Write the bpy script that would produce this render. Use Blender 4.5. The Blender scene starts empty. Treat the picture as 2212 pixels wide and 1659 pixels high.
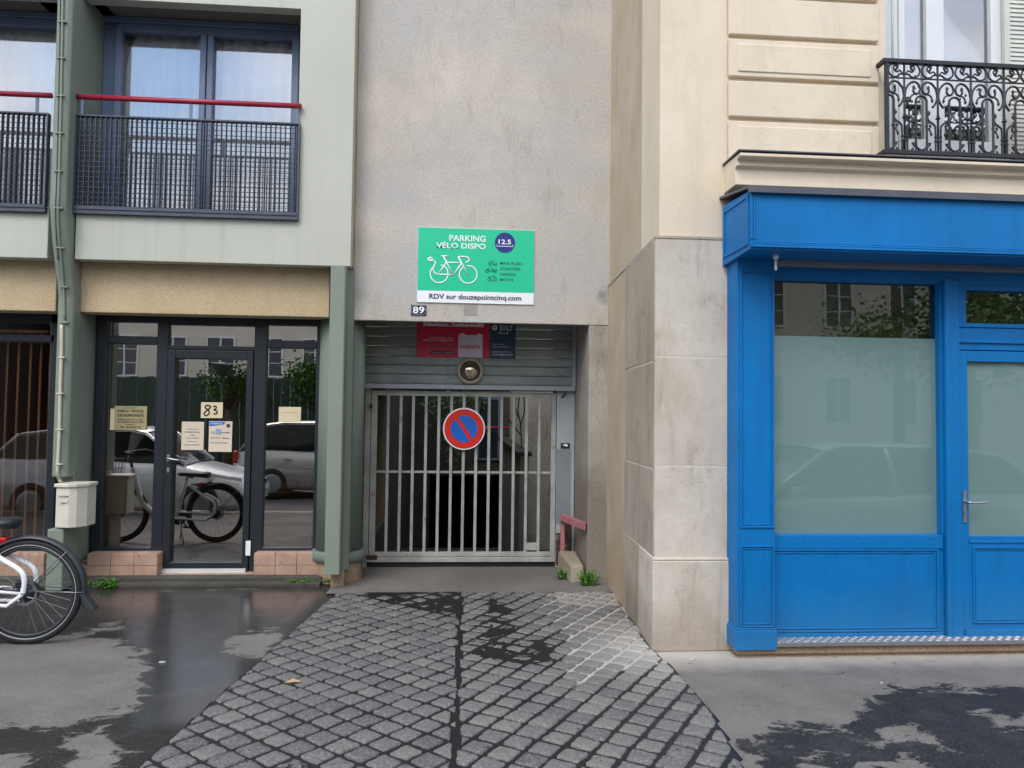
import bpy, bmesh, math, random
from mathutils import Vector, Matrix, noise
random.seed(7)
R_ = math.radians
scene = bpy.context.scene
col = scene.collection

# ------------------------------------------------------------------ camera
CAMH = 1.55
F = 1659.0                       # focal length in units of a 2212 px wide picture
cd = bpy.data.cameras.new('camera'); cam = bpy.data.objects.new('camera', cd); col.objects.link(cam)
cd.sensor_width = 36.0; cd.lens = 36.0 * F / 2212.0; cd.clip_start = 0.05; cd.clip_end = 600
CM = Matrix.Rotation(R_(-4.4), 4, 'Z') @ Matrix.Rotation(R_(92.3), 4, 'X') @ Matrix.Rotation(R_(0.7), 4, 'Z')
cam.matrix_world = Matrix.Translation((0, 0, CAMH)) @ CM
scene.camera = cam
# ------------------------------------------------------------------ light
w = bpy.data.worlds.new("World"); scene.world = w; w.use_nodes = True
nt = w.node_tree; nt.nodes.clear()
wo = nt.nodes.new('ShaderNodeOutputWorld'); bg = nt.nodes.new('ShaderNodeBackground')
sky = nt.nodes.new('ShaderNodeTexSky'); sky.sky_type = 'NISHITA'; sky.sun_disc = False
SUN_EL, SUN_AZ = 48, 205         # azimuth: clockwise from +Y, so behind the camera and to its left
sky.sun_elevation = R_(SUN_EL); sky.sun_rotation = R_(SUN_AZ); sky.air_density = 1.0; sky.dust_density = 2.0
tc = nt.nodes.new('ShaderNodeTexCoord'); mp = nt.nodes.new('ShaderNodeMapping'); mp.inputs['Scale'].default_value = (1, 1, 1.7)
cn = nt.nodes.new('ShaderNodeTexNoise'); cn.inputs['Scale'].default_value = 2.6; cn.inputs['Detail'].default_value = 7; cn.inputs['Roughness'].default_value = .5
cr = nt.nodes.new('ShaderNodeValToRGB'); cr.color_ramp.elements[0].position = .36; cr.color_ramp.elements[1].position = .52
mx = nt.nodes.new('ShaderNodeMix'); mx.data_type = 'RGBA'; mx.inputs['B'].default_value = (8.6, 8.9, 9.4, 1)
nt.links.new(tc.outputs['Generated'], mp.inputs['Vector']); nt.links.new(mp.outputs[0], cn.inputs['Vector'])
nt.links.new(cn.outputs['Fac'], cr.inputs[0])
dp = nt.nodes.new('ShaderNodeVectorMath'); dp.operation = 'DISTANCE'; dp.inputs[1].default_value = (-.335, -.86, .39)   # a blue gap in the clouds above the roofs opposite
gm = nt.nodes.new('ShaderNodeMapRange'); gm.inputs[1].default_value = .02; gm.inputs[2].default_value = .12; gm.inputs[3].default_value = .0; nt.links.new(tc.outputs['Generated'], dp.inputs[0]); nt.links.new(dp.outputs['Value'], gm.inputs[0])
mm = nt.nodes.new('ShaderNodeMath'); mm.operation = 'MULTIPLY'; nt.links.new(cr.outputs[0], mm.inputs[0]); nt.links.new(gm.outputs[0], mm.inputs[1])
nt.links.new(mm.outputs[0], mx.inputs['Factor'])
c2 = nt.nodes.new('ShaderNodeTexNoise'); c2.inputs['Scale'].default_value = 4.5; c2.inputs['Detail'].default_value = 6; nt.links.new(mp.outputs[0], c2.inputs['Vector'])
cm_ = nt.nodes.new('ShaderNodeMapRange'); cm_.inputs[1].default_value = .35; cm_.inputs[2].default_value = .65; nt.links.new(c2.outputs['Fac'], cm_.inputs[0])
cmx = nt.nodes.new('ShaderNodeMix'); cmx.data_type = 'RGBA'; cmx.inputs['A'].default_value = (5.9, 6.7, 8.2, 1); cmx.inputs['B'].default_value = (10.2, 10.2, 10.3, 1)
nt.links.new(cm_.outputs[0], cmx.inputs['Factor']); nt.links.new(cmx.outputs['Result'], mx.inputs['B'])
sm = nt.nodes.new('ShaderNodeMix'); sm.data_type = 'RGBA'; sm.blend_type = 'MULTIPLY'; sm.inputs['Factor'].default_value = 1; sm.inputs['B'].default_value = (1.5, 1.5, 1.5, 1)
nt.links.new(sky.outputs[0], sm.inputs['A']); nt.links.new(sm.outputs['Result'], mx.inputs['A']); ga = nt.nodes.new('ShaderNodeMapRange'); ga.inputs[1].default_value = .05; ga.inputs[2].default_value = .16; ga.inputs[3].default_value = .85; ga.inputs[4].default_value = 0; nt.links.new(dp.outputs['Value'], ga.inputs[0])
gx = nt.nodes.new('ShaderNodeMix'); gx.data_type = 'RGBA'; gx.inputs['B'].default_value = (2.6, 5.0, 8.8, 1); nt.links.new(ga.outputs[0], gx.inputs['Factor']); nt.links.new(mx.outputs['Result'], gx.inputs['A'])
nt.links.new(gx.outputs['Result'], bg.inputs[0]); nt.links.new(bg.outputs[0], wo.inputs[0])
bg.inputs[1].default_value = 0.15
sl = bpy.data.lights.new('sun', 'SUN'); sl.energy = 1.0; sl.angle = R_(25); sl.color = (1, .97, .92)
so = bpy.data.objects.new('sun', sl); col.objects.link(so)
sd = Vector((math.sin(R_(SUN_AZ)) * math.cos(R_(SUN_EL)), math.cos(R_(SUN_AZ)) * math.cos(R_(SUN_EL)), math.sin(R_(SUN_EL))))
so.rotation_euler = (-sd).to_track_quat('-Z', 'Y').to_euler(); so.location = (-4, -8, 14)
scene.view_settings.view_transform = 'Standard'; scene.view_settings.look = 'None'
scene.view_settings.gamma = 1; scene.view_settings.exposure = 0.58
scene.cycles.max_bounces = 8; scene.cycles.transparent_max_bounces = 16

# ------------------------------------------------------------------ measuring helpers (world positions read from the photograph)
C3 = CM.to_3x3(); EYE = Vector((0, 0, CAMH))
def ray(u, v): return C3 @ Vector(((u - 1106) / F, -(v - 829.5) / F, -1))
def at(u, v, Y):
    d = ray(u, v); return EYE + d * (Y / d.y)
def gnd(u, v, z=0.0):
    d = ray(u, v); return EYE + d * ((z - CAMH) / d.z)
def onx(u, v, X):
    d = ray(u, v); return EYE + d * (X / d.x)
def X(u, v, Y): return at(u, v, Y).x
def Z(u, v, Y): return at(u, v, Y).z
def RX(u, v, Yr, Yg):            # a place across the street whose mirror image stands at u,v
    p = at(u, v, 2 * Yg - Yr); return p.x, p.z
# ------------------------------------------------------------------ materials
def C(h, k=1.0):
    h = h.lstrip('#'); o = []
    for i in (0, 2, 4):
        c = int(h[i:i + 2], 16) / 255; o.append((c / 12.92 if c <= .04045 else ((c + .055) / 1.055) ** 2.4) * k)
    return (o[0], o[1], o[2], 1)
class NT:
    def __init__(s, name):
        s.m = bpy.data.materials.new(name); s.m.use_nodes = True; s.t = s.m.node_tree; s.t.nodes.clear()
        s.out = s.n('OutputMaterial'); s.b = s.n('BsdfPrincipled'); s.l(s.b.outputs[0], s.out.inputs[0])
        s.pos = s.n('NewGeometry').outputs['Position']
    def n(s, k, **kw):
        x = s.t.nodes.new('ShaderNode' + k)
        for a, b in kw.items(): setattr(x, a, b)
        return x
    def l(s, a, b): s.t.links.new(a, b)
    def vec(s, scale=(1, 1, 1), src=None):
        m = s.n('Mapping'); m.inputs['Scale'].default_value = scale; s.l(src or s.pos, m.inputs['Vector']); return m.outputs[0]
    def noise(s, scale, detail=4, rough=.55, src=None, dist=0):
        x = s.n('TexNoise'); x.inputs['Scale'].default_value = scale; x.inputs['Detail'].default_value = detail
        x.inputs['Roughness'].default_value = rough; x.inputs['Distortion'].default_value = dist
        s.l(src or s.pos, x.inputs['Vector']); return x.outputs['Fac']
    def vor(s, scale, src=None, feat='F1'):
        x = s.n('TexVoronoi', feature=feat); x.inputs['Scale'].default_value = scale; s.l(src or s.pos, x.inputs['Vector']); return x.outputs['Distance']
    def ramp(s, f, a, b):
        x = s.n('MapRange'); x.inputs[1].default_value = a; x.inputs[2].default_value = b; s.l(f, x.inputs[0]); return x.outputs[0]
    def math(s, op, a, b=None):
        x = s.n('Math', operation=op)
        for i, v in enumerate((a, b)):
            if v is None: continue
            if isinstance(v, (int, float)): x.inputs[i].default_value = v
            else: s.l(v, x.inputs[i])
        return x.outputs[0]
    def mix(s, f, a, b, blend='MIX'):
        x = s.n('Mix', data_type='RGBA', blend_type=blend)
        if isinstance(f, (int, float)): x.inputs['Factor'].default_value = f
        else: s.l(f, x.inputs['Factor'])
        for k, v in (('A', a), ('B', b)):
            if isinstance(v, tuple): x.inputs[k].default_value = v
            else: s.l(v, x.inputs[k])
        return x.outputs['Result']
    def sep(s, src=None):
        x = s.n('SeparateXYZ'); s.l(src or s.pos, x.inputs[0]); return x.outputs
    def attr(s, name):
        x = s.n('Attribute'); x.attribute_name = name; return x.outputs['Fac']
    def col(s, c):
        if isinstance(c, tuple): s.b.inputs['Base Color'].default_value = c
        else: s.l(c, s.b.inputs['Base Color'])
    def rough(s, r):
        if isinstance(r, (int, float)): s.b.inputs['Roughness'].default_value = r
        else: s.l(r, s.b.inputs['Roughness'])
    def bump(s, h, strength=.5, dist=.005):
        x = s.n('Bump'); x.inputs['Strength'].default_value = strength; x.inputs['Distance'].default_value = dist
        s.l(h, x.inputs['Height']); s.l(x.outputs[0], s.b.inputs['Normal'])
def simple(name, c, rough=.6, metal=0, var=.12, vs=6, bump=0, bs=120, spec=None, dirt=None):
    t = NT(name); a = c; b = tuple(x * (1 - var) for x in c[:3]) + (1,)
    k = t.mix(t.ramp(t.noise(vs, 5), .35, .65), a, b)
    if dirt: k = t.mix(t.ramp(t.noise(dirt[1], 8, .65), dirt[2], dirt[2] + .08), k, dirt[0])
    t.col(k); t.rough(t.math('ADD', t.math('MULTIPLY', t.noise(vs * 3), .16), rough - .08))
    t.b.inputs['Metallic'].default_value = metal
    if bump: t.bump(t.noise(bs, 4), bump, .003)
    return t.m
M = {}
def wall_mat(name, c1, c2, speck, grime, gs=90, bstr=.8, speckamt=.35, grimeh=None, cool=None, stains=()):
    """roughcast: pale grains and dark pits, blotches, streaked dirt"""
    t = NT(name)
    base = t.mix(t.ramp(t.noise(1.1, 6, .6, dist=.6), .38, .62), c1, c2)
    if cool: base = t.mix(t.ramp(t.noise(.7, 4, .5, src=t.vec((1, 1, 1.7))), .45, .6), base, cool)
    g = t.vor(gs); base = t.mix(t.math('MULTIPLY', t.ramp(g, .42, .75), speckamt), base, speck)
    base = t.mix(t.math('MULTIPLY', t.ramp(t.noise(gs * .7, 2), .64, .72), .65), base, speck)
    st = t.noise(3.0, 8, .68, src=t.vec((2.2, 2.2, .5)))
    base = t.mix(t.math('MULTIPLY', t.ramp(st, .56, .74), .55), base, grime)
    if grimeh:      # splash dirt near the pavement, ragged
        z = t.sep()[2]; e = t.math('ADD', z, t.math('MULTIPLY', t.noise(2.2, 7, .7), 1.3))
        base = t.mix(t.math('MULTIPLY', t.ramp(e, grimeh + .75, grimeh + .25), .6), base, grime)
    for (x, z, r, c) in stains:      # soot smudges with a ragged outline
        q = t.n('VectorMath', operation='DISTANCE'); t.l(t.pos, q.inputs[0]); q.inputs[1].default_value = (x, 7.08, z)
        e = t.math('ADD', q.outputs['Value'], t.math('MULTIPLY', t.noise(9, 9, .75), r * 3.6)); base = t.mix(t.math('MULTIPLY', t.ramp(e, r * 2.7, r * 1.5), .6), base, c)
    t.col(base); t.rough(.92); t.bump(t.mix(.5, t.noise(gs * 1.2, 3), g), bstr, .006)
    return t.m
sp_ = [at(u, v, 7.08) for u, v in ((1298, 635), (1300, 660), (775, 640), (1296, 600))]
M['rough'] = wall_mat('grey_roughcast', C('ccc6bc'), C('bbb5ac'), C('827a70'), C('988e82'), grimeh=.55, cool=C('bab8b5'), gs=110, speckamt=.28, stains=[(sp_[0].x + .02, sp_[0].z, .12, C('55504c')), (sp_[2].x, sp_[2].z, .12, C('857c72'))])
M['beige'] = wall_mat('beige_roughcast', C('c8b493'), C('bda98a'), C('917c5c'), C('ab977a'), gs=105)
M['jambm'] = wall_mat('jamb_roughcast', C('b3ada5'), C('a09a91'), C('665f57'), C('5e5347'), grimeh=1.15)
def stone_mat(name, c1, c2, c3, pit):
    t = NT(name)
    b = t.mix(t.ramp(t.noise(1.6, 8, .62, dist=.5), .38, .62), c1, c2)
    b = t.mix(t.math('MULTIPLY', t.ramp(t.noise(2.1, 9, .72, src=t.vec((1.5, 1.5, .7)), dist=.4), .50, .70), .5), b, c3)
    p = t.noise(34, 8, .75); lm = t.ramp(t.noise(2.2, 5), .42, .6); b = t.mix(t.math('MULTIPLY', t.math('MULTIPLY', t.ramp(p, .60, .70), lm), .35), b, pit)
    z = t.sep()[2]; e = t.math('ADD', z, t.math('MULTIPLY', t.noise(3.0, 8, .7), .9))
    b = t.mix(t.math('MULTIPLY', t.ramp(e, .85, .5), .55), b, pit)
    oi = t.n('ObjectInfo'); b = t.mix(t.math('MULTIPLY', oi.outputs['Random'], .16), b, c3)
    b = t.mix(t.math('MULTIPLY', t.ramp(t.noise(1, 8, .7, src=t.vec((6, 6, 1.1)), dist=.6), .52, .70), .45), b, pit)      # rain streaks      # every block its own tone
    b = t.mix(t.math('MULTIPLY', t.ramp(t.noise(4.5, 9, .75, src=t.vec((1, 1, .8))), .56, .70), .4), b, pit)
    t.col(b); t.rough(.9); t.bump(t.math('ADD', t.noise(60, 6, .6), t.math('MULTIPLY', t.ramp(p, .66, .56), .5)), .45, .006)
    return t.m
M['stone'] = stone_mat('pale_limestone', C('cbc4b9'), C('bdb5aa'), C('ab9a82'), C('7d7367'))
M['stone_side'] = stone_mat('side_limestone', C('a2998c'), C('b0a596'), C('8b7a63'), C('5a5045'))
M['mortar'] = simple('pale_mortar', C('c8c0b3'), .9, 0, .12, 9)
M['cream'] = stone_mat('cream_painted_stone', C('ddd0bb'), C('d7cab4'), C('cfc0a8'), C('c6b9a4'))
M['render'] = wall_mat('stained_beige_render', C('c0b4a1'), C('b2a28a'), C('94836b'), C('927a5c'), gs=160, bstr=.25, speckamt=.15, grimeh=.7)
def streak_paint(name, c, c2, amt=.5):
    t = NT(name); b = t.mix(t.ramp(t.noise(.9, 3), .35, .65), c, tuple(x * .93 for x in c[:3]) + (1,))
    s = t.noise(1, 6, .6, src=t.vec((9, 9, .35))); b = t.mix(t.math('MULTIPLY', t.ramp(s, .54, .7), amt), b, c2)
    p = t.noise(30, 6, .7); b = t.mix(t.math('MULTIPLY', t.ramp(p, .7, .74), .4), b, c2)
    t.col(b); t.rough(.62); t.bump(t.noise(80, 4), .12, .003); return t.m
M['panel'] = streak_paint('pale_green_panel', C('b6b9ad'), C('9fa296'))
M['green'] = streak_paint('sage_green_paint', C('7e897d'), C('6d766c'), .45)
M['greend'] = streak_paint('sage_green_column_paint', C('6f7d74'), C('59665c'), .7)
M['bluegrey'] = simple('blue_grey_metal', C('62728f'), .45, .0, .2, 3)
M['soffit'] = simple('grey_soffit', C('6f7064'), .8, 0, .15, 3)
M['grille'] = simple('dark_grey_steel', C('4b535f'), .5, .2, .25, 20)
M['crimson'] = simple('crimson_paint', C('a3243f'), .35, 0, .2, 5, dirt=(C('8f3b45'), 14, .6))
M['dark'] = simple('anthracite_frame', C('22262e'), .38, 0, .2, 8, dirt=(C('555a5e'), 30, .7))
M['black'] = simple('black_rubber', C('16171a'), .55, 0, .2, 20, bump=.15)
M['tile'] = simple('terracotta_tile', C('b39480'), .5, 0, .22, 9, bump=.35, bs=40, dirt=(C('8a6a54'), 12, .62))
M['grout'] = simple('tile_grout', C('7d6a5a'), .9)
M['alu'] = simple('brushed_aluminium', C('a9adb2'), .35, .8, .15, 15)
M['guidep2w'] = simple('anodised_strip', C('c9ccd0'), .4, .2, .1)
M['white'] = simple('white_lacquer', C('e4e6ea'), .4, 0, .05, 6)
M['cable'] = simple('cream_conduit', C('c8c3ac'), .5, 0, .15, 12)
M['box'] = simple('cream_plastic', C('d2cec0'), .5, 0, .1, 10, dirt=(C('a8a08c'), 25, .66))
def steel_gate():
    t = NT('worn_gate_paint'); b = t.mix(t.ramp(t.noise(5, 5), .35, .65), C('a9aba5'), C('8e908b'))
    p = t.noise(26, 8, .75, src=t.vec((1, 1, .45))); b = t.mix(t.ramp(p, .62, .66), b, C('57483c'))
    q = t.noise(7, 6, .7); b = t.mix(t.math('MULTIPLY', t.ramp(q, .6, .66), .6), b, C('6e6152'))
    t.col(b); t.rough(.6); t.bump(p, .3, .002); return t.m
M['gate'] = steel_gate()
M['rust'] = simple('rusted_steel', C('4a3426'), .85, 0, .4, 25, bump=.5, bs=60, dirt=(C('8d8f8a'), 16, .58))
def slats():
    t = NT('weathered_zinc_slats'); b = t.mix(t.ramp(t.noise(3, 7, .65, src=t.vec((1, 1, 3))), .35, .65), C('8e9693'), C('757d7b'))
    b = t.mix(t.math('MULTIPLY', t.ramp(t.noise(9, 8, .7), .55, .7), .5), b, C('5c625f')); t.col(b); t.rough(.5); t.b.inputs['Metallic'].default_value = .25
    t.bump(t.noise(40, 3), .1, .002); return t.m
M['slat'] = slats()
M['guidep'] = simple('pale_grey_post_paint', C('a4aaad'), .5, 0, .12, 4, dirt=(C('3c3a38'), 9, .7))
M['guidep2'] = simple('blue_grey_post_paint', C('80878c'), .45, 0, .12, 4, dirt=(C('a4aaad'), 24, .68))
def blue_paint():
    t = NT('bright_blue_paint'); b = t.mix(t.ramp(t.noise(1.6, 5, .6), .35, .65), C('0070b4'), C('0066a6'))
    b = t.mix(t.math('MULTIPLY', t.ramp(t.noise(1, 6, .6, src=t.vec((14, 14, .8))), .52, .7), .35), b, C('0b558f'))
    e = t.math('ADD', t.sep()[2], t.math('MULTIPLY', t.noise(4, 7, .7), .5)); b = t.mix(t.math('MULTIPLY', t.ramp(e, .72, .3), .4), b, C('3f7394'))   # dried splashes near the pavement
    b = t.mix(t.math('MULTIPLY', t.ramp(t.noise(45, 6, .75), .70, .73), .5), b, C('5b7f9a'))
    t.col(b); t.rough(t.math('ADD', t.math('MULTIPLY', t.noise(9, 5), .25), .38)); t.bump(t.noise(1, 5, .6, src=t.vec((60, 60, 6))), .12, .002); return t.m
M['blue'] = blue_paint()
M['blue'].node_tree.nodes['Principled BSDF'].inputs['Specular IOR Level'].default_value = .25
M['zinc'] = simple('dark_zinc', C('5c5e66'), .45, .4, .2, 5)
M['iron'] = simple('black_wrought_iron', C('2c2c34'), .5, .2, .3, 30)
M['awn'] = simple('grey_roller_tube', C('6c7480'), .5)
M['frame'] = simple('white_window_paint', C('d6dade'), .4, 0, .05)
M['shut'] = simple('ivory_shutter_paint', C('c9cbc4'), .55, 0, .1)
M['pink'] = simple('faded_pink_paint', C('b3707a'), .7, 0, .2, 12, bump=.3, bs=50, dirt=(C('6b5a58'), 14, .52))
M['kerbst'] = wall_mat('mossy_stone_block', C('a39a86'), C('8f8672'), C('5b5446'), C('4c4a38'), gs=120, bstr=.6)
M['foot'] = wall_mat('chipped_concrete', C('a08c74'), C('8d7660'), C('5f4c3c'), C('4c4036'), gs=50, bstr=.6)
M['mosskerb'] = wall_mat('dark_mossy_kerb', C('55524b'), C('3e3c35'), C('26271f'), C('3d4428'), gs=60, bstr=.9)
M['leaf'] = simple('leaf_green', C('55922f'), .55, 0, .5, 40)
M['leafd'] = simple('tree_leaf', C('4f7a30'), .6, 0, .5, 3)
M['leafa'] = simple('autumn_leaf', C('b59c70'), .7)
M['bark'] = simple('bark', C('5a4a3c'), .9, 0, .3, 12, bump=.6)
M['brown'] = simple('brown_interior', C('725a48'), .8)
M['inwall'] = simple('interior_wall', C('8a7868'), .8)
M['blind'] = simple('tan_blind_slat', C('e2bb98'), .7)
M['curtain'] = simple('white_curtain', C('f0f1f4'), .9, 0, .04)
M['paper'] = simple('paper_sheet', C('d8c9a8'), .8, 0, .06)
M['paperw'] = simple('white_paper_sheet', C('d3c6b4'), .8, 0, .06)
M['paperg'] = simple('yellowed_paper', C('a39a72'), .8, 0, .1)
M['ink'] = simple('black_ink', C('1c1b1b'), .7)
M['inks'] = simple('faded_ink', C('4c443c'), .8)
M['signg'] = simple('turquoise_print', C('0fc493'), .35, 0, .03, 2)
M['signw'] = simple('white_print', C('eaeef2'), .4, 0, .02)
M['signdb'] = simple('navy_print', C('1d1f80'), .4, 0, .03)
M['signdg'] = simple('dark_green_print', C('0c5a4c'), .45)
M['signtx'] = simple('slate_print', C('39415a'), .5)
M['enamel'] = simple('navy_enamel', C('1c1d4c'), .2)
M['red'] = simple('traffic_red', C('d22a1e'), .35, 0, .05)
M['tblue'] = simple('traffic_blue', C('1763c6'), .35, 0, .05)
M['ppink'] = simple('pink_red_print', C('c2173f'), .4, 0, .05)
M['pwhite'] = simple('soft_white_print', C('d6cfe0'), .45)
M['pnavy'] = simple('petrol_blue_print', C('163c56'), .4, 0, .05)
M['pdark'] = simple('dark_badge_print', C('2a1420'), .4)
M['chrome'] = simple('polished_metal', C('c4b8a4'), .12, .95, .05)
M['ringm'] = simple('dull_cream_ring', C('a6a091'), .5, .2, .2, 20, dirt=(C('5c5142'), 60, .6))
M['bikew'] = simple('white_bike_paint', C('e6e8ec'), .25, 0, .03)
M['tyre'] = simple('tyre_rubber', C('1b1c1f'), .7, 0, .2, 30, bump=.2)
M['refl'] = simple('reflective_stripe', C('b9bbb8'), .4)
M['plast'] = simple('dark_plastic', C('2b2f36'), .45, 0, .15, 10)
M['metalbk'] = simple('dull_steel', C('8e9094'), .35, .8)
M['redlens'] = simple('red_lens', C('c01818'), .25)
M['asph2'] = simple('road_asphalt', C('4a4a4c'), .8, 0, .2, 2, bump=.5, bs=150)
M['car1'] = simple('silver_white_car_paint', C('e2e6e8'), .18, .2, .03)
M['car2'] = simple('pearl_grey_car_paint', C('a9aaa8'), .2, .3, .03)
M['car3'] = simple('silver_car_paint', C('b4bcc2'), .15, .3, .03)
M['carglass'] = simple('car_window_glass', C('1a2024'), .05, 0, .05)
M['opp1'] = simple('white_facade', C('cfc8ba'), .85, 0, .08, 1)
M['opp2'] = simple('grey_facade', C('98948c'), .85, 0, .1, 1)
M['oppd'] = simple('dark_brown_facade', C('3d3833'), .85, 0, .2, 1)
M['hoard'] = simple('dark_green_hoarding', C('16392a'), .5, 0, .15, 2)
M['conc'] = wall_mat('stained_concrete', C('a59a84'), C('93886f'), C('6f6552'), C('4c453a'), gs=40, bstr=.3)
M['winglass'] = simple('far_window_glass', C('2c3238'), .08)
M['lampm'] = simple('lamp_green_paint', C('3a463c'), .5)
M['court'] = wall_mat('courtyard_plaster', C('b4b1ab'), C('a09d97'), C('5c5b58'), C('4a4844'), gs=40, bstr=.3)
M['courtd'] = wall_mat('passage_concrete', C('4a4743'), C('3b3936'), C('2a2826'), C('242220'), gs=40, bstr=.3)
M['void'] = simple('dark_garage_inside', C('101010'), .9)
M['redbrown'] = simple('orange_brown_panel', C('8a4a24'), .7)
M['lemon'] = simple('cream_case', C('c9b98c'), .6)

def glass(name, refl, tint, rough=.0):
    t = NT(name); t.t.nodes.remove(t.b)
    g = t.n('BsdfGlossy'); g.inputs['Roughness'].default_value = rough; tr = t.n('BsdfTransparent'); tr.inputs[0].default_value = tint
    fr = t.n('Fresnel'); fr.inputs[0].default_value = 1.5
    f = t.math('ADD', t.math('MULTIPLY', fr.outputs[0], 1.2), refl)
    mxs = t.n('MixShader'); t.l(f, mxs.inputs[0]); t.l(tr.outputs[0], mxs.inputs[1]); t.l(g.outputs[0], mxs.inputs[2]); t.l(mxs.outputs[0], t.out.inputs[0])
    bp = t.n('Bump'); bp.inputs['Strength'].default_value = .02; bp.inputs['Distance'].default_value = .05
    t.l(t.noise(1.2, 2), bp.inputs['Height']); t.l(bp.outputs[0], g.inputs['Normal'])
    return t.m
M['shopglass'] = glass('shop_window_glass', .34, (.86, .76, .66, 1))
M['upglass'] = glass('upper_window_glass', .15, (.93, .94, .95, 1))
M['casglass'] = glass('casement_glass', .30, (.68, .70, .75, 1))
M['darkglass'] = glass('dark_shop_glass', .05, (.86, .8, .76, 1))
M['blueglass'] = glass('clear_glass', .05, (.85, .86, .8, 1))
def frosted():
    t = NT('frosted_film'); t.col(C('617e7a')); t.rough(.5); t.b.inputs['Coat Weight'].default_value = .9; t.b.inputs['Coat Roughness'].default_value = .03
    t.b.inputs['Coat IOR'].default_value = 1.7; return t.m
M['frost'] = frosted()
def frost2():
    t = NT('frosted_window_film'); t.col(C('66837f')); t.rough(.6); g = t.n('BsdfGlossy'); g.inputs['Roughness'].default_value = .02
    mxs = t.n('MixShader'); fr = t.n('Fresnel'); fr.inputs[0].default_value = 1.5; t.l(t.math('ADD', t.math('MULTIPLY', fr.outputs[0], 1.0), .05), mxs.inputs[0]); t.l(t.b.outputs[0], mxs.inputs[1]); t.l(g.outputs[0], mxs.inputs[2]); t.l(mxs.outputs[0], t.out.inputs[0]); return t.m
M['frost'] = frost2()

# ground materials
def asphalt():
    t = NT('damp_asphalt'); wet = t.attr('wet')
    e = t.math('ADD', wet, t.math('MULTIPLY', t.math('SUBTRACT', t.noise(4.5, 12, .72, src=t.vec((1, 1.7, 1)), dist=.5), .5), 1.15))
    mk = t.ramp(e, .475, .53)
    dry = t.mix(t.ramp(t.noise(3, 8, .65), .35, .65), C('777470'), C('65625f'))
    dry = t.mix(t.math('MULTIPLY', t.ramp(t.vor(170), .3, .7), .3), dry, C('55524f'))
    dry = t.mix(t.math('MULTIPLY', t.ramp(t.noise(14, 8, .7), .62, .7), .5), dry, C('5b5856'))
    dry = t.mix(t.math('MULTIPLY', t.ramp(t.noise(80, 5, .8), .5, .64), .45), dry, C('4a4745')); dry = t.mix(t.math('MULTIPLY', t.ramp(t.noise(62, 5, .8), .58, .68), .5), dry, C('a8a49f'))
    pale = t.attr('pale'); dry = t.mix(t.math('MULTIPLY', t.ramp(t.math('ADD', pale, t.math('MULTIPLY', t.noise(5, 6, .6), .5)), .35, 1.1), .85), dry, C('b5b0a8'))
    w1 = t.mix(t.ramp(t.noise(5, 6), .35, .65), C('282727'), C('1e1d1d'))
    w1 = t.mix(t.math('MULTIPLY', t.ramp(t.noise(75, 5, .8), .57, .66), .55), w1, C('7d7c7a'))
    w1 = t.mix(t.math('MULTIPLY', t.ramp(t.noise(3.5, 9, .7), .52, .68), .35), w1, C('4d4c4d'))
    t.col(t.mix(mk, dry, w1))
    t.rough(t.math('SUBTRACT', .85, t.math('MULTIPLY', mk, .27)))
    t.l(t.math('ADD', .35, t.math('MULTIPLY', t.attr('pud'), .15)), t.b.inputs['Specular IOR Level'])
    film = t.math('MULTIPLY', mk, t.ramp(t.math('ADD', t.attr('pud'), t.math('MULTIPLY', t.math('SUBTRACT', t.noise(2.5, 7, .65), .5), .9)), .1, .6))
    t.l(film, t.b.inputs['Coat Weight']); t.b.inputs['Coat IOR'].default_value = 1.5
    cbp = t.n('Bump'); cbp.inputs['Strength'].default_value = .18; cbp.inputs['Distance'].default_value = .003; t.l(t.noise(130, 4), cbp.inputs['Height']); t.l(cbp.outputs[0], t.b.inputs['Coat Normal'])
    t.l(t.math('ADD', .05, t.math('MULTIPLY', t.noise(60, 4), .12)), t.b.inputs['Coat Roughness'])
    h = t.mix(.5, t.vor(160), t.noise(210, 3)); x = t.n('Bump'); x.inputs['Distance'].default_value = .003
    t.l(t.math('SUBTRACT', .75, t.math('MULTIPLY', t.math('MULTIPLY', mk, t.ramp(t.attr('pud'), 0, 1)), .55)), x.inputs['Strength']); t.l(h, x.inputs['Height']); t.l(x.outputs[0], t.b.inputs['Normal'])
    return t.m
M['asphalt'] = asphalt()
def sett():
    t = NT('granite_sett'); a = t.attr('tone'); wet = t.attr('wet')
    b = t.mix(a, C('4e4e51'), C('696866')); b = t.mix(t.math('MULTIPLY', t.ramp(t.noise(75, 5, .7), .5, .66), .5), b, C('a5a29d'))
    b = t.mix(t.math('MULTIPLY', t.ramp(t.noise(30, 7, .7), .52, .68), .45), b, C('48464a'))
    pale = t.attr('pale'); b = t.mix(t.math('MULTIPLY', pale, .75), b, C('b9b6b0'))
    e = t.math('ADD', wet, t.math('MULTIPLY', t.math('SUBTRACT', t.noise(34, 6, .6), .5), .8)); mk = t.ramp(e, .60, .64)
    t.col(t.mix(mk, b, C('2b2a2e'))); t.rough(t.math('SUBTRACT', .68, t.math('MULTIPLY', mk, .38)))
    t.bump(t.math('ADD', t.noise(55, 6, .7), t.noise(160, 3)), .5, .003); return t.m
M['sett'] = sett()
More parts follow.
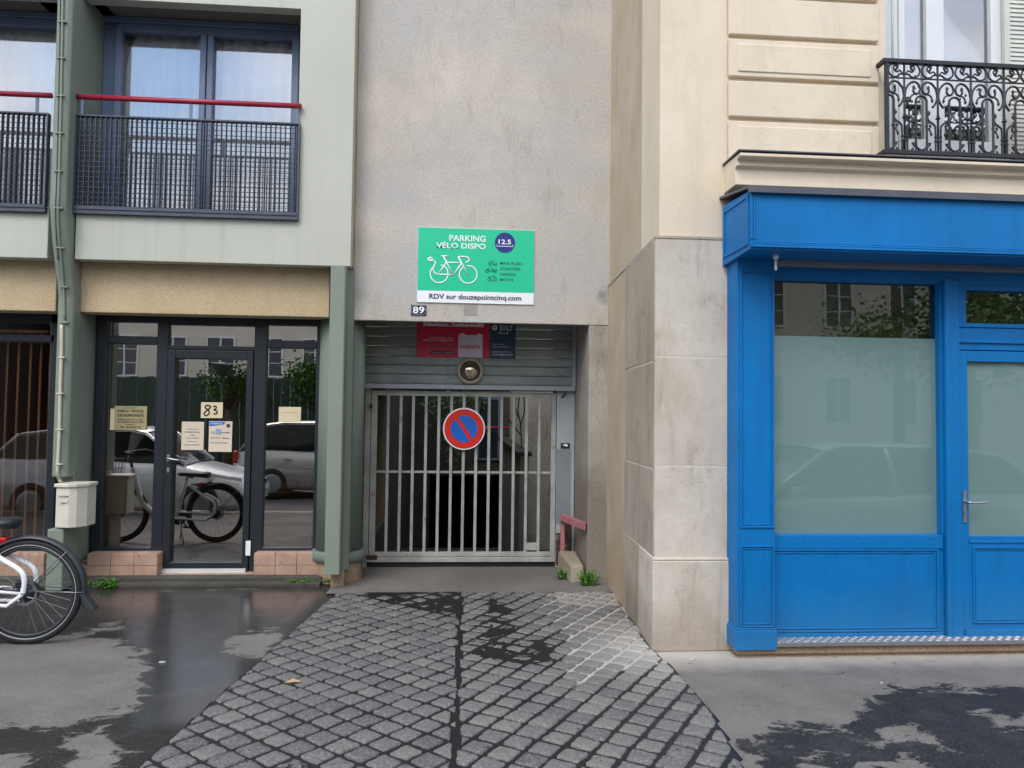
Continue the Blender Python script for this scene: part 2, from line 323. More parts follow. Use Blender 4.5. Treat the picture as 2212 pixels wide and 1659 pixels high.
def joint():
    t = NT('joint_sand'); d = t.attr('wet')
    e = t.math('ADD', d, t.math('MULTIPLY', t.math('SUBTRACT', t.noise(9, 6), .5), .5)); mk = t.ramp(e, .22, .34)
    t.col(t.mix(mk, t.mix(t.noise(40, 5), C('b3afa9'), C('9b9791')), t.mix(t.noise(12, 4), C('141316'), C('1c1a1d'))))
    t.rough(t.math('SUBTRACT', .9, t.math('MULTIPLY', mk, .45))); t.bump(t.noise(130, 4), .7, .004); return t.m
M['joint'] = joint()
M['apron'] = wall_mat('worn_apron_asphalt', C('74716d'), C('65625f'), C('4a4846'), C('3c3a39'), gs=120, bstr=.6)
def checker():
    t = NT('checker_plate_metal'); t.col(t.mix(t.noise(20, 5), C('a2a2a6'), C('86868c'))); t.rough(.38); t.b.inputs['Metallic'].default_value = .6; return t.m
M['checker'] = checker()

# ------------------------------------------------------------------ mesh builder
ORG = {}
def tag(o, label=None, cat=None, group=None, kind=None):
    for k, v in (('label', label), ('category', cat), ('group', group), ('kind', kind)):
        if v: o[k] = v
    return o
def empty(name, loc, label=None, cat=None, group=None, kind=None):
    o = bpy.data.objects.new(name, None); col.objects.link(o); o.location = loc; o.empty_display_size = .1
    ORG[o.name] = Vector(loc); return tag(o, label, cat, group, kind)
class MB:
    def __init__(s): s.v = []; s.f = []; s.sm = []
    def add(s, vs, fs, smooth=False):
        n = len(s.v); s.v += [Vector(v) for v in vs]; s.f += [tuple(i + n for i in f) for f in fs]; s.sm += [smooth] * len(fs); return s
    def box(s, x0, x1, y0, y1, z0, z1):
        if x0 > x1: x0, x1 = x1, x0
        if y0 > y1: y0, y1 = y1, y0
        if z0 > z1: z0, z1 = z1, z0
        return s.add([(x0, y0, z0), (x1, y0, z0), (x1, y1, z0), (x0, y1, z0), (x0, y0, z1), (x1, y0, z1), (x1, y1, z1), (x0, y1, z1)],
                     [(0, 3, 2, 1), (4, 5, 6, 7), (0, 1, 5, 4), (1, 2, 6, 5), (2, 3, 7, 6), (3, 0, 4, 7)])
    def hexa(s, a, b):      # two quads of 4 corners each
        return s.add(list(a) + list(b), [(3, 2, 1, 0), (4, 5, 6, 7), (0, 1, 5, 4), (1, 2, 6, 5), (2, 3, 7, 6), (3, 0, 4, 7)])
    def prism(s, prof, axis, a, b, smooth=False):   # prof: 2-D points in the two other axes
        def p(q, t): return {'x': (t, q[0], q[1]), 'y': (q[0], t, q[1]), 'z': (q[0], q[1], t)}[axis]
        n = len(prof); vs = [p(q, a) for q in prof] + [p(q, b) for q in prof]
        fs = [(i, (i + 1) % n, (i + 1) % n + n, i + n) for i in range(n)]
        s.add(vs, fs, smooth); k = len(s.v) - 2 * n
        s.f += [tuple(range(k, k + n))[::-1], tuple(range(k + n, k + 2 * n))]; s.sm += [False, False]; return s
    def tube(s, pts, r, n=8, closed=False, flat=1.0, cap=True):
        pts = [Vector(p) for p in pts]; rs = r if isinstance(r, (list, tuple)) else [r] * len(pts)
        m = len(pts); base = len(s.v); u = None
        for i, p in enumerate(pts):
            a = pts[(i - 1) % m] if (closed or i > 0) else p; b = pts[(i + 1) % m] if (closed or i < m - 1) else p
            t = (b - a).normalized() if (b - a).length > 1e-9 else Vector((0, 0, 1))
            if u is None: u = t.orthogonal().normalized() if abs(t.y) > .9 else t.cross(Vector((0, 1, 0))).normalized()
            u = (u - t * u.dot(t)); u = u.normalized() if u.length > 1e-6 else t.orthogonal().normalized()
            q = t.cross(u)
            for k in range(n):
                an = 2 * math.pi * k / n; o = (u * math.cos(an) + q * math.sin(an)) * rs[i]; o.y *= flat
                s.v.append(p + o)
        for i in range(m if closed else m - 1):
            j = (i + 1) % m
            for k in range(n):
                s.f.append((base + i * n + k, base + i * n + (k + 1) % n, base + j * n + (k + 1) % n, base + j * n + k)); s.sm.append(n > 5)
        if cap and not closed:
            s.f += [tuple(base + k for k in range(n))[::-1], tuple(base + (m - 1) * n + k for k in range(n))]; s.sm += [False, False]
        return s
    def lathe(s, prof, c, axis='y', n=40):        # prof: (radius, along)
        base = len(s.v); c = Vector(c); m = len(prof)
        for r, h in prof:
            for k in range(n):
                a = 2 * math.pi * k / n; x, y = r * math.cos(a), r * math.sin(a)
                s.v.append(c + {'y': Vector((x, h, y)), 'z': Vector((x, y, h)), 'x': Vector((h, x, y))}[axis])
        for i in range(m - 1):
            for k in range(n):
                s.f.append((base + i * n + k, base + i * n + (k + 1) % n, base + (i + 1) * n + (k + 1) % n, base + (i + 1) * n + k)); s.sm.append(True)
        s.f += [tuple(base + k for k in range(n))[::-1], tuple(base + (m - 1) * n + k for k in range(n))]; s.sm += [False, False]; return s
    def build(s, name, mat, parent=None, bevel=0, label=None, cat=None, group=None, kind=None, origin=None, segs=2, fix=True):
        if parent is not None: org = ORG[parent.name]
        elif origin is not None: org = Vector(origin)
        elif kind == 'structure': org = Vector((0, 0, 0))
        else:
            xs = [v.x for v in s.v]; ys = [v.y for v in s.v]; zs = [v.z for v in s.v]
            org = Vector(((min(xs) + max(xs)) / 2, (min(ys) + max(ys)) / 2, min(zs)))
        me = bpy.data.meshes.new(name); me.from_pydata([v - org for v in s.v], [], s.f)
        me.polygons.foreach_set('use_smooth', s.sm); me.materials.append(M[mat] if isinstance(mat, str) else mat); me.update()
        if fix and len(s.f) < 60000:
            bm = bmesh.new(); bm.from_mesh(me); bmesh.ops.recalc_face_normals(bm, faces=bm.faces[:]); bm.to_mesh(me); bm.free()
        o = bpy.data.objects.new(name, me); col.objects.link(o)
        if parent is not None: o.parent = parent; ORG[o.name] = org
        else: o.location = org; ORG[o.name] = org
        if bevel:
            b = o.modifiers.new('bevel', 'BEVEL'); b.width = bevel; b.segments = segs; b.limit_method = 'ANGLE'; b.angle_limit = R_(40); b.harden_normals = False
        return tag(o, label, cat, group, kind)
def arc(cx, cz, r, a0, a1, n=12, y=0.0, rz=None):
    return [(cx + r * math.cos(R_(a0 + (a1 - a0) * i / n)), y, cz + (rz or r) * math.sin(R_(a0 + (a1 - a0) * i / n))) for i in range(n + 1)]
def smooth_path(pts, k=6, closed=False):          # Catmull-Rom through the points
    P = [Vector(p) for p in pts]; out = []; n = len(P)
    rng = range(n) if closed else range(n - 1)
    for i in rng:
        p0 = P[(i - 1) % n] if (closed or i > 0) else P[i]; p1 = P[i]; p2 = P[(i + 1) % n]; p3 = P[(i + 2) % n] if (closed or i < n - 2) else p2
        for j in range(k):
            t = j / k; out.append(.5 * ((2 * p1) + (p2 - p0) * t + (2 * p0 - 5 * p1 + 4 * p2 - p3) * t * t + (3 * p1 - p0 - 3 * p2 + p3) * t ** 3))
    if not closed: out.append(P[-1])
    return out
def copy_tree(o, loc, parent=None):
    c = o.copy(); col.objects.link(c)
    if parent: c.parent = parent
    else: c.location = loc
    for ch in list(o.children): copy_tree(ch, None, c)
    return c
def text(body, x0, x1, z0, z1, y, mat, parent, name='lettering', bold=0.0, depth=.0015, label=None, tilt=0, faceback=False):
    """flat letters fitted to a world rectangle, facing the street; tilt = rise per metre to the right"""
    cu = bpy.data.curves.new('t', 'FONT'); cu.body = body; cu.size = 1; cu.offset = bold; cu.extrude = 0.0; cu.resolution_u = 3
    cu.align_x = 'LEFT'
    tmp = bpy.data.objects.new('t', cu); col.objects.link(tmp); dg = bpy.context.evaluated_depsgraph_get()
    me = bpy.data.meshes.new_from_object(tmp.evaluated_get(dg)); bpy.data.objects.remove(tmp); bpy.data.curves.remove(cu)
    xs = [v.co.x for v in me.vertices]; ys = [v.co.y for v in me.vertices]
    ax, bx, ay, by = min(xs), max(xs), min(ys), max(ys)
    mb = MB(); vs = []
    for v in me.vertices:
        px = x0 + (v.co.x - ax) / (bx - ax) * (x1 - x0); pz = z0 + (v.co.y - ay) / (by - ay) * (z1 - z0)
        vs.append((px, y, pz + tilt * (px - (x0 + x1) / 2)))
    n = len(vs)
    fs = [tuple(p.vertices) for p in me.polygons]
    # thickness: back copy plus rim
    ed = {}
    for f in fs:
        for i in range(len(f)):
            a, b = f[i], f[(i + 1) % len(f)]; ed[(a, b)] = 1
    rim = [(a, b, b + n, a + n) for (a, b) in ed if (b, a) not in ed]
    mb.add(vs + [(a, b + depth, c) for a, b, c in vs], fs + rim)
    bpy.data.meshes.remove(me)
    return mb.build(name, mat, parent, label=label, fix=False)

# planes (distance of each wall from the camera's foot)
YP, YB, YT, YD, YW = 6.87, 7.04, 7.20, 7.37, 7.30
YG, YSH, YGA = 7.08, 7.80, 7.87
YS = 5.07
# ================================================================== GROUND
def seg_sd(p, poly):           # signed distance, inside positive
    x, y = p; inside = False; dm = 1e9; n = len(poly)
    for i in range(n):
        ax, ay = poly[i]; bx, by = poly[(i + 1) % n]
        if (ay > y) != (by > y) and x < (bx - ax) * (y - ay) / (by - ay + 1e-12) + ax: inside = not inside
        dx, dy = bx - ax, by - ay; t = max(0, min(1, ((x - ax) * dx + (y - ay) * dy) / (dx * dx + dy * dy + 1e-12)))
        dm = min(dm, math.hypot(x - ax - t * dx, y - ay - t * dy))
    return dm if inside else -dm
def gp(l): return [tuple(gnd(u, v)[:2]) for u, v in l]
dryL = [gp([(-500, 1400), (0, 1392), (110, 1380), (165, 1368), (235, 1385), (290, 1405), (318, 1440), (305, 1500), (268, 1545), (180, 1555), (90, 1570), (-500, 1580)]),
        gp([(150, 1590), (215, 1570), (262, 1610), (262, 1640), (215, 1720), (140, 1720)]),
        gp([(-400, 1610), (60, 1640), (120, 1720), (-400, 1800)]),
        gp([(486, 1392), (520, 1372), (585, 1360), (608, 1372), (588, 1402), (560, 1420), (500, 1412)]),
        gp([(195, 1352), (250, 1345), (262, 1358), (215, 1366)]),
        gp([(330, 1264), (372, 1264), (370, 1274), (340, 1272)]), gp([(455, 1262), (550, 1260), (545, 1272), (470, 1272)])]
wetR = [gp([(1650, 1640), (1600, 1600), (1690, 1572), (1790, 1565), (1835, 1560), (1850, 1535), (1905, 1500), (1990, 1478), (2100, 1490), (2330, 1480), (2400, 1900), (1680, 1900)])]
dryR = [gp([(1880, 1590), (1990, 1575), (2020, 1600), (1900, 1612)]), gp([(1850, 1655), (1960, 1640), (2060, 1665), (1900, 1700)]), gp([(2130, 1548), (2260, 1540), (2260, 1562), (2150, 1568)]), gp([(1700, 1640), (1760, 1610), (1790, 1625), (1750, 1660)])]
def leftline(y): return -0.96 + (y - 6.87) * ((-0.96 + 1.333) / (6.87 - 3.5))
def rightline(y):
    if y > 5.1: return 1.355 + (y - 5.07) * .042 - .01
    t = (5.1 - y) / 1.7; return 1.345 + .06 * math.sin(min(1, max(0, t)) * math.pi) - .03 * t
SEAM = lambda y: .035 + (y - 3.4) * .018
BACK = 6.72
def wetness(x, y):
    if x < (leftline(y) + rightline(y)) / 2:
        s = max(seg_sd((x, y), p) for p in dryL) if y < 6.95 else -1
        return .5 - max(-.5, min(.24, s / .6))
    s = seg_sd((x, y), wetR[0]); s = min(s, -max(seg_sd((x, y), p) for p in dryR))
    s = max(s, -.13)
    return .5 + max(-.5, min(.5, s / .8))
pudd = gp([(150, 1275), (700, 1275), (640, 1330), (520, 1440), (440, 1560), (330, 1560), (320, 1400), (180, 1340)])
def grid(name, x0, x1, y0, y1, st, zf, attrs, mat, **kw):
    nx = int((x1 - x0) / st) + 1; ny = int((y1 - y0) / st) + 1; vs = []; fs = []
    for j in range(ny):
        for i in range(nx):
            x = x0 + (x1 - x0) * i / (nx - 1); y = y0 + (y1 - y0) * j / (ny - 1); vs.append((x, y, zf(x, y)))
    for j in range(ny - 1):
        for i in range(nx - 1):
            a = j * nx + i; fs.append((a, a + 1, a + nx + 1, a + nx))
    me = bpy.data.meshes.new(name); me.from_pydata(vs, [], fs); me.materials.append(M[mat])
    for k, fn in attrs.items():
        at_ = me.attributes.new(k, 'FLOAT', 'POINT'); at_.data.foreach_set('value', [fn(v[0], v[1]) for v in vs])
    me.polygons.foreach_set('use_smooth', [True] * len(fs)); me.update()
    o = bpy.data.objects.new(name, me); col.objects.link(o); return tag(o, **kw)
def ground_z(x, y): return noise.noise(Vector((x * 1.3, y * 1.3, 0))) * .002
def pale(x, y):
    if x > 1.2: return max(0, min(1, 1 - (YS - .05 - y) / .45))
    return 0
grid('pavement', -6, 6.5, 2.6, 7.3, .05, ground_z,
     {'wet': wetness, 'pale': pale, 'pud': lambda x, y: max(0, min(1, .5 + seg_sd((x, y), pudd) / .3))}, 'asphalt', kind='structure')
# cobbled crossover: every sett a domed stone laid diagonally, mirrored about the middle channel
dampP = [gp([(800, 1268), (1000, 1275), (1010, 1335), (930, 1330), (840, 1312), (770, 1290)]),
         gp([(1008, 1395), (1060, 1378), (1180, 1382), (1215, 1400), (1205, 1450), (1120, 1452), (1010, 1420)])]
dampM = gp([(1000, 1275), (1120, 1290), (1150, 1330), (1170, 1380), (1040, 1400), (1000, 1390)])
dryZ = [gp([(1180, 1275), (1330, 1275), (1440, 1440), (1330, 1460), (1235, 1500), (1200, 1440), (1215, 1380), (1150, 1310)])]
def jw(x, y):       # wetness of the joints
    s = max(seg_sd((x, y), p) for p in dryZ); return .5 - max(-.5, min(.5, s / .22))
def flood(x, y):
    s = max([seg_sd((x, y), p) for p in dampP] + [seg_sd((x, y), dampM) - .12]) + noise.noise(Vector((x * 6, y * 6, 3))) * .07
    return max(0, min(1, .5 + s / .16))
def jz(x, y):
    c = abs(x - SEAM(y)); z = .0062 + noise.noise(Vector((x * 9, y * 9, 1))) * .0022 + noise.noise(Vector((x * 31, y * 31, 1))) * .0022 + flood(x, y) * .0100
    return z
jo = grid('paving_bed', -1.5, 1.62, 3.0, BACK, .024, lambda x, y: jz(x, y) if leftline(y) - .01 < x < rightline(y) + .01 else -.02,
          {'wet': lambda x, y: jw(x, y)}, 'joint', kind='structure')
def clip(poly, f):
    out = []
    for i in range(len(poly)):
        a, b = poly[i], poly[(i + 1) % len(poly)]; fa, fb = f(a), f(b)
        if fa >= 0: out.append(a)
        if (fa >= 0) != (fb >= 0):
            t = fa / (fa - fb); out.append((a[0] + (b[0] - a[0]) * t, a[1] + (b[1] - a[1]) * t))
    return out
def shrink(poly, d):
    c = (sum(p[0] for p in poly) / len(poly), sum(p[1] for p in poly) / len(poly)); n = len(poly); out = []
    for i in range(n):
        a, p, b = Vector(poly[i - 1]), Vector(poly[i]), Vector(poly[(i + 1) % n])
        e1, e2 = (p - a), (b - p)
        if e1.length < 1e-6 or e2.length < 1e-6: continue
        e1.normalize(); e2.normalize(); n1 = Vector((-e1.y, e1.x)); n2 = Vector((-e2.y, e2.x)); k = 1 + n1.dot(n2)
        if k < .2: k = .2
        out.append(tuple(p + (n1 + n2) * d / k))
    return out
def roundp(poly, r):
    out = []; n = len(poly)
    for i in range(n):
        a, p, b = Vector(poly[i - 1]), Vector(poly[i]), Vector(poly[(i + 1) % n])
        r1 = min(r, (a - p).length * .4); r2 = min(r, (b - p).length * .4)
        q1 = p + (a - p).normalized() * r1; q2 = p + (b - p).normalized() * r2
        out += [tuple(q1), tuple(q1 * .25 + p * .5 + q2 * .25), tuple(q2)]
    return out
def area(p): return .5 * sum(p[i][0] * p[(i + 1) % len(p)][1] - p[(i + 1) % len(p)][0] * p[i][1] for i in range(len(p)))
sv, sf, stone_attr = [], [], []
S = .139
for side in (-1, 1):
    ang = R_(48 if side < 0 else 57)
    e1 = Vector((math.cos(ang), math.sin(ang))); e2 = Vector((-math.sin(ang), math.cos(ang)))
    o0 = Vector((0.03, 3.2))
    for i in range(-45, 46):
        for j in range(-45, 46):
            c = o0 + e1 * (i * S) + e2 * (j * S)
            if not (-1.7 < c.x < 1.8 and 2.9 < c.y < 7.0): continue
            jt = [Vector((noise.noise(Vector((i * 3.1 + k, j * 1.7, side))), noise.noise(Vector((i * 1.3, j * 2.9 + k, side * 5)))) ) * .011 for k in range(4)]
            poly = [tuple(c + e1 * (a * S / 2) + e2 * (b * S / 2) + jt[q]) for q, (a, b) in enumerate(((-1, -1), (1, -1), (1, 1), (-1, 1)))]
            off_ = random.uniform(-.012, .020)
            cut = lambda p: side * (p[0] - SEAM(p[1])) - off_
            poly = clip(poly, cut); 
            if len(poly) > 2: poly = clip(poly, lambda p: p[0] - leftline(p[1]) - .004)
            if len(poly) > 2: poly = clip(poly, lambda p: rightline(p[1]) - .004 - p[0])
            if len(poly) > 2: poly = clip(poly, lambda p: BACK - p[1])
            if len(poly) < 3 or abs(area(poly)) < .0012: continue
            if area(poly) < 0: poly = poly[::-1]
            poly = shrink(poly, random.uniform(.0095, .0145)); 
            if len(poly) < 3 or area(poly) < .0006: continue
            poly = roundp(poly, .011); pp = []
            for q_ in range(len(poly)):
                a_, b_ = Vector(poly[q_]), Vector(poly[(q_ + 1) % len(poly)]); L_ = (b_ - a_).length; pp.append(tuple(a_))
                if L_ > .03:
                    nn_ = Vector((-(b_ - a_).y, (b_ - a_).x)) / L_
                    for t_ in (.25, .5, .75): pp.append(tuple(a_.lerp(b_, t_) + nn_ * random.uniform(-.0035, .0035)))
            poly = pp; n = len(poly)
            top = random.uniform(.0005, .004); cc = Vector((sum(p[0] for p in poly) / n, sum(p[1] for p in poly) / n))
            tilt = Vector((random.uniform(-.02, .02), random.uniform(-.02, .02)))
            b0 = len(sv); tone = min(1, max(0, random.gauss(.5, .25) + (.12 if side > 0 else -.05))); wt = random.random()
            for lv, (k, z) in enumerate(((1, .001), (.968, .0105), (.925, .0128), (.5, .0135))):
                for p in poly:
                    q = cc + (Vector(p) - cc) * k; nz = noise.noise(Vector((q.x * 40, q.y * 40, 2))) * (.0016 if lv else 0)
                    sv.append((q.x, q.y, z + (top + tilt.dot(q - cc) + nz if lv else 0)))
                    fl = flood(q.x, q.y); low = gp_low = max(0, min(1, (4.15 - q.y) / .5))
                    stone_attr.append((tone, .12 + .30 * fl + .40 * low * (1 if wt > .35 else .3) + (.1 if wt > .93 else 0), max(0, 1 - abs(q.x - 1.32) / .5) * max(0, 1 - abs(q.y - 5.1) / .9) + (.35 if q.y > 6.2 and q.x > .9 else 0)))
            sv.append((cc.x, cc.y, .0138 + top)); stone_attr.append(stone_attr[-1])
            for lv in range(3):
                for k in range(n):
                    a, b = b0 + lv * n + k, b0 + lv * n + (k + 1) % n; sf.append((a, b, b + n, a + n))
            for k in range(n): sf.append((b0 + 3 * n + k, b0 + 3 * n + (k + 1) % n, b0 + 4 * n))
me = bpy.data.meshes.new('cobbled_crossing'); me.from_pydata(sv, [], sf); me.materials.append(M['sett'])
for q, k in enumerate(('tone', 'wet', 'pale')):
    a_ = me.attributes.new(k, 'FLOAT', 'POINT'); a_.data.foreach_set('value', [s[q] for s in stone_attr])
me.polygons.foreach_set('use_smooth', [True] * len(sf)); me.update()
tag(bpy.data.objects.new('cobbled_crossing', me), kind='structure'); col.objects.link(bpy.data.objects['cobbled_crossing'])
# strip of asphalt between the setts and the gate, then road, kerb and the far pavement
def apz(x, y): return .012 - .006 * max(0, min(1, (y - BACK) / .6)) + noise.noise(Vector((x * 2, y * 2, 4))) * .003
grid('asphalt_apron', -1.05, 1.5, BACK - .02, 8.3, .06, apz, {'wet': lambda x, y: .46 + .3 * max(0, min(1, (y - 7.3) / .4)), 'pale': lambda x, y: .0, 'pud': lambda x, y: 0}, 'apron', kind='structure')
MB().box(-40, 40, 2.40, 2.6, -.3, 0).build('kerb', 'kerbst', kind='structure', bevel=.01)
MB().box(-40, -6, 2.6, 7.3, -.3, 0).build('pavement_beyond', 'asph2', kind='structure')
MB().box(6.5, 40, 2.6, 7.3, -.3, 0).build('pavement_beyond', 'asph2', kind='structure')
MB().add([(-300, -300, -.2), (300, -300, -.2), (300, 7.4, -.2), (-300, 7.4, -.2), (-300, 24, -.21), (300, 24, -.21), (300, 300, -.21), (-300, 300, -.21), (-8, 7.4, -.2), (-8, 24, -.21), (9, 7.4, -.2), (9, 24, -.21)], [(0, 1, 2, 3), (4, 5, 6, 7), (3, 8, 9, 4), (10, 2, 5, 11)]).build('road', 'asph2', kind='structure', fix=False)
# footing strip along the office building
ke = MB()
for a, b in ((-5.5, -3.2), (-3.2, -1.15)):
    ke.box(a, b - .004, 7.02, 7.40, -.05, .035)
    ke.box(a, b - .004, 7.10, 7.40, .0, .07)

# ================================================================== OFFICE BUILDING (left)
OB = empty('office_building', (-3.2, 8.6, 0), 'sage green and pale office building with projecting upper floor left of the garage', 'building')
tilt = 0
xPR = X(757, 575, YP)                         # right end of panels
xPL = X(161, 558, YP)
ke.build('footing_kerb', 'mosskerb', OB, bevel=.012)
zsoff = (Z(160, 558, YP) + Z(714, 576, YP)) / 2
zgb = (Z(156, 452, YP) + Z(643, 470, YP)) / 2
zot = (Z(280, 0, YP) + Z(647, 19, YP)) / 2
xoR = X(646, 200, YP)
DEEP = 11.5
MB().prism([(xPL, zsoff), (xPR, zsoff), (xPR, 9), (xPL, 9), (xPL, zot), (xoR, zot), (xoR, zgb), (xPL, zgb)], 'y', YP, YP + .12).build('facade_panel', 'panel', OB, bevel=.004)
MB().box(xPR - .02, xPR + .0, YP + .13, 7.4, zsoff + .01, 9).build('panel_return', 'beige', OB)
pxr0 = X(154, 700, 6.88)
zbb = (Z(180, 673, YB) + Z(711, 687, YB)) / 2
MB().box(pxr0 - .03, X(714, 640, YB) - .01, YB, YB + .2, zbb, zsoff + .1).build('lintel_beam', 'beige', OB, bevel=.008)
MB().box(pxr0 - .03, xPR, YP + .13, YB - .005, zsoff + .005, zsoff + .03).build('soffit', 'soffit', OB)
# left bay, cut by the frame
zL1 = Z(50, 553, YP); zL2 = Z(50, 455, YP)
xbR = X(104, 500, YP)
MB().box(-8, xbR, YP, YP + .12, zsoff, zgb).box(-8, xbR, YP, YP + .12, zot, 9).build('spandrel_panel', 'panel', OB, bevel=.006)
MB().box(-8, X(121, 640, YB), YB, YB + .2, zbb, zsoff + .1).build('lintel_beam', 'beige', OB, bevel=.008)
# bulging pillar with its flat front facet
pxl = X(119, 700, 6.88); pxr = X(154, 700, 6.88)
def Yof(zv): return zv
prof = []
zf = lambda v, Y: Z(130, v, Y)
YU = 6.69; YLo = 6.88
pr = [(YU, 9), (YU, zf(440, YU)), (YU + .015, zf(470, YU)), (YU + .06, zf(520, YU)), (YU + .115, zf(565, YU)), (YU + .16, zf(605, YLo)), (YLo, zf(640, YLo)), (YLo, zf(1031, YLo)), (7.5, zf(1031, YLo)), (7.5, 9)]
def smoothprof(p): return p
wP = pxr - pxl
pil = MB()
ch = .035
# outline in plan with chamfered corners, swept down the bending front line
front = pr[:8]
rings = []
for (y, z) in front:
    yb_ = 7.5 if z > zf(560, YU) else 7.04
    rings.append([(pxl, y + ch, z), (pxl + ch, y, z), (pxr - ch, y, z), (pxr, y + ch, z), (pxr, yb_, z), (pxl, yb_, z)])
vs = [p for r in rings for p in r]; fs = []
for i in range(len(rings) - 1):
    for k in range(6): fs.append((i * 6 + k, i * 6 + (k + 1) % 6, (i + 1) * 6 + (k + 1) % 6, (i + 1) * 6 + k))
fs += [tuple(range(6)), tuple(range(len(vs) - 6, len(vs)))]
pil.add(vs, fs)
PIL = pil.build('pillar', 'green', OB, bevel=.012)
# wider lower cheek and its base block
zb1 = Z(120, 1143, 6.80)
MB().box(X(101, 1160, 6.80), X(137, 1160, 6.80), 6.80, 7.06, .02, zb1).build('pillar_base', 'green', OB, bevel=.012)
MB().box(pxr - .03, pxr, 7.03, 7.09, Z(170, 1022, 6.98), Z(170, 935, 6.98)).build('pillar_cheek', 'green', OB, bevel=.01)
MB().box(pxl + .01, pxr - .008, 7.041, 7.5, .2, zf(560, YU)).build('pillar_back', 'green', OB, bevel=.006)
# conduit, clips and lower cream length
def pillar_y(z):
    for (y1, z1), (y2, z2) in zip(front[:-1], front[1:]):
        if z2 <= z <= z1: return y1 + (y2 - y1) * (z1 - z) / (z1 - z2 + 1e-9)
    return YLo
cxs = [(137, -100), (134, 100), (131, 250), (127, 400), (125, 442), (126, 500), (132, 560), (137, 620), (140, 690)]
pts = []
for u, v in cxs:
    z = Z(u, v, 6.8); y = pillar_y(z) - .012; pts.append((X(u, v, y), y, Z(u, v, y)))
MB().tube(smooth_path(pts, 4), .010, 8).tube([(p[0] - .028, p[1] + .006, p[2]) for p in smooth_path(pts[:7], 4)], .007, 6).build('conduit', 'green', PIL)
pts2 = []
for u, v in [(133, 702), (133, 760), (130, 850), (128, 940), (125, 1000), (124, 1022), (127, 1034), (132, 1042)]:
    y = YLo - .018 + (.05 if v > 1025 else 0); pts2.append((X(u, v, y), y, Z(u, v, y)))
MB().tube(smooth_path(pts2, 4), .014, 10).build('conduit_end', 'cable', PIL)
for u, v in ((134, 62), (131, 139), (129, 219), (127, 298), (125, 379), (127, 457), (129, 538), (138, 618), (139, 695)):
    z = Z(u, v, 6.8); y = pillar_y(z) - .02; x = X(u, v, y)
    MB().box(x - .035, x + .03, y - .004, y + .03, z - .006, z + .006).build('clip', 'green', PIL, bevel=.002)
for u, v in ((132, 772), (129, 850), (127, 928), (126, 1003)):
    y = YLo - .034; x = X(u, v, y); z = Z(u, v, y)
    MB().box(x - .028, x + .028, y - .003, y + .03, z - .006, z + .006).build('clip', 'cable', PIL, bevel=.002)
# corner pillar at the garage side
cpx0, cpx1 = X(705, 900, 6.82), X(744, 900, 6.82)
cpx0 = (X(714, 600, 6.82) + X(700, 1240, 6.82)) / 2; cpx1 = (X(744, 600, 6.82) + X(737, 1240, 6.82)) / 2
zcb = Z(718, 1242, 6.82)
MB().prism([(cpx0, 6.82), (cpx1 - .01, 6.82), (cpx1, 6.83), (cpx1, 6.99), (cpx1 + .045, 7.05), (cpx1 + .045, 7.3), (cpx0, 7.3)], 'z', zcb, zsoff - .002).build('corner_pillar', 'green', OB, bevel=.004)
# round column beside the garage
ccx = X(786, 900, 7.3) - .21
MB().lathe([(.21, .2), (.21, 2.5)], (ccx, 7.32, 0), 'z', 40).lathe([(.235, .19), (.25, .20), (.25, .27), (.235, .285)], (ccx, 7.32, 0), 'z', 40).build('round_column', 'greend', OB)
MB().box(cpx0 + .03, ccx + .1, 6.98, 7.5, -.02, .15).lathe([(.225, -.02), (.215, .1), (.21, .195)], (ccx, 7.32, 0), 'z', 20).build('column_footing', 'foot', OB, bevel=.02)

# first-floor window in bay 1
def framebox(mb, x0, x1, z0, z1, y0, y1, t): 
    mb.box(x0, x0 + t, y0, y1, z0, z1).box(x1 - t, x1, y0, y1, z0, z1).box(x0 + t, x1 - t, y0, y1, z1 - t, z1).box(x0 + t, x1 - t, y0, y1, z0, z0 + t); return mb
def pane(name, x0, x1, z0, z1, y, mat, parent, label=None):
    return MB().box(x0, x1, y, y + .006, z0, z1).build(name, mat, parent, label=label)
def upper_window(x0, x1, xm, group_x):
    wz1 = Z(430, 62, YW); wz0 = zgb - .05
    W = MB(); t = .06
    W.box(x0, x0 + .14, YW, YW + .09, wz0, wz1).box(x0 + .14, x0 + .20, YW - .03, YW + .06, wz0, wz1)
    W.box(x1 - .065, x1, YW - .03, YW + .06, wz0, wz1).box(xm - .06, xm - .004, YW - .035, YW + .06, wz0, wz1 - .07).box(xm + .004, xm + .06, YW - .03, YW + .06, wz0, wz1 - .07)
    W.box(x0 + .2, x1 - .065, YW - .03, YW + .06, wz1 - .07, wz1 + .005).box(x0, x1, YW - .05, YW + .1, wz1 + .006, wz1 + .06).box(x0 + .2, x1 - .065, YW - .028, YW + .06, wz0, wz0 + .07)
    f = W.build('window', 'bluegrey', OB, bevel=.006)
    W2 = MB().box(x0 + .44, x0 + .72, YW - .042, YW - .03, wz1 - .045, wz1 - .03); W2.build('vent_slot', 'alu', f)
    pane('window_pane', x0 + .2, xm - .06, wz0 + .07, wz1 - .07, YW + .02, 'upglass', f); pane('window_pane', xm + .06, x1 - .065, wz0 + .07, wz1 - .07, YW + .02, 'upglass', f)
    MB().box(x0 - .45, x1 + .3, YP + .122, YW + .2, wz1 + .066, wz1 + .30).build('opening_soffit', 'soffit', OB)
    return f
w1x0, w1x1, w1xm = X(213, 250, YW), X(644, 250, YW), X(445, 250, YW)
upper_window(w1x0, w1x1, w1xm, 0)
MB().box(pxr + .003, w1x0, YW - .0, YW + .2, zgb - .1, 5.4).build('window_reveal', 'green', OB)
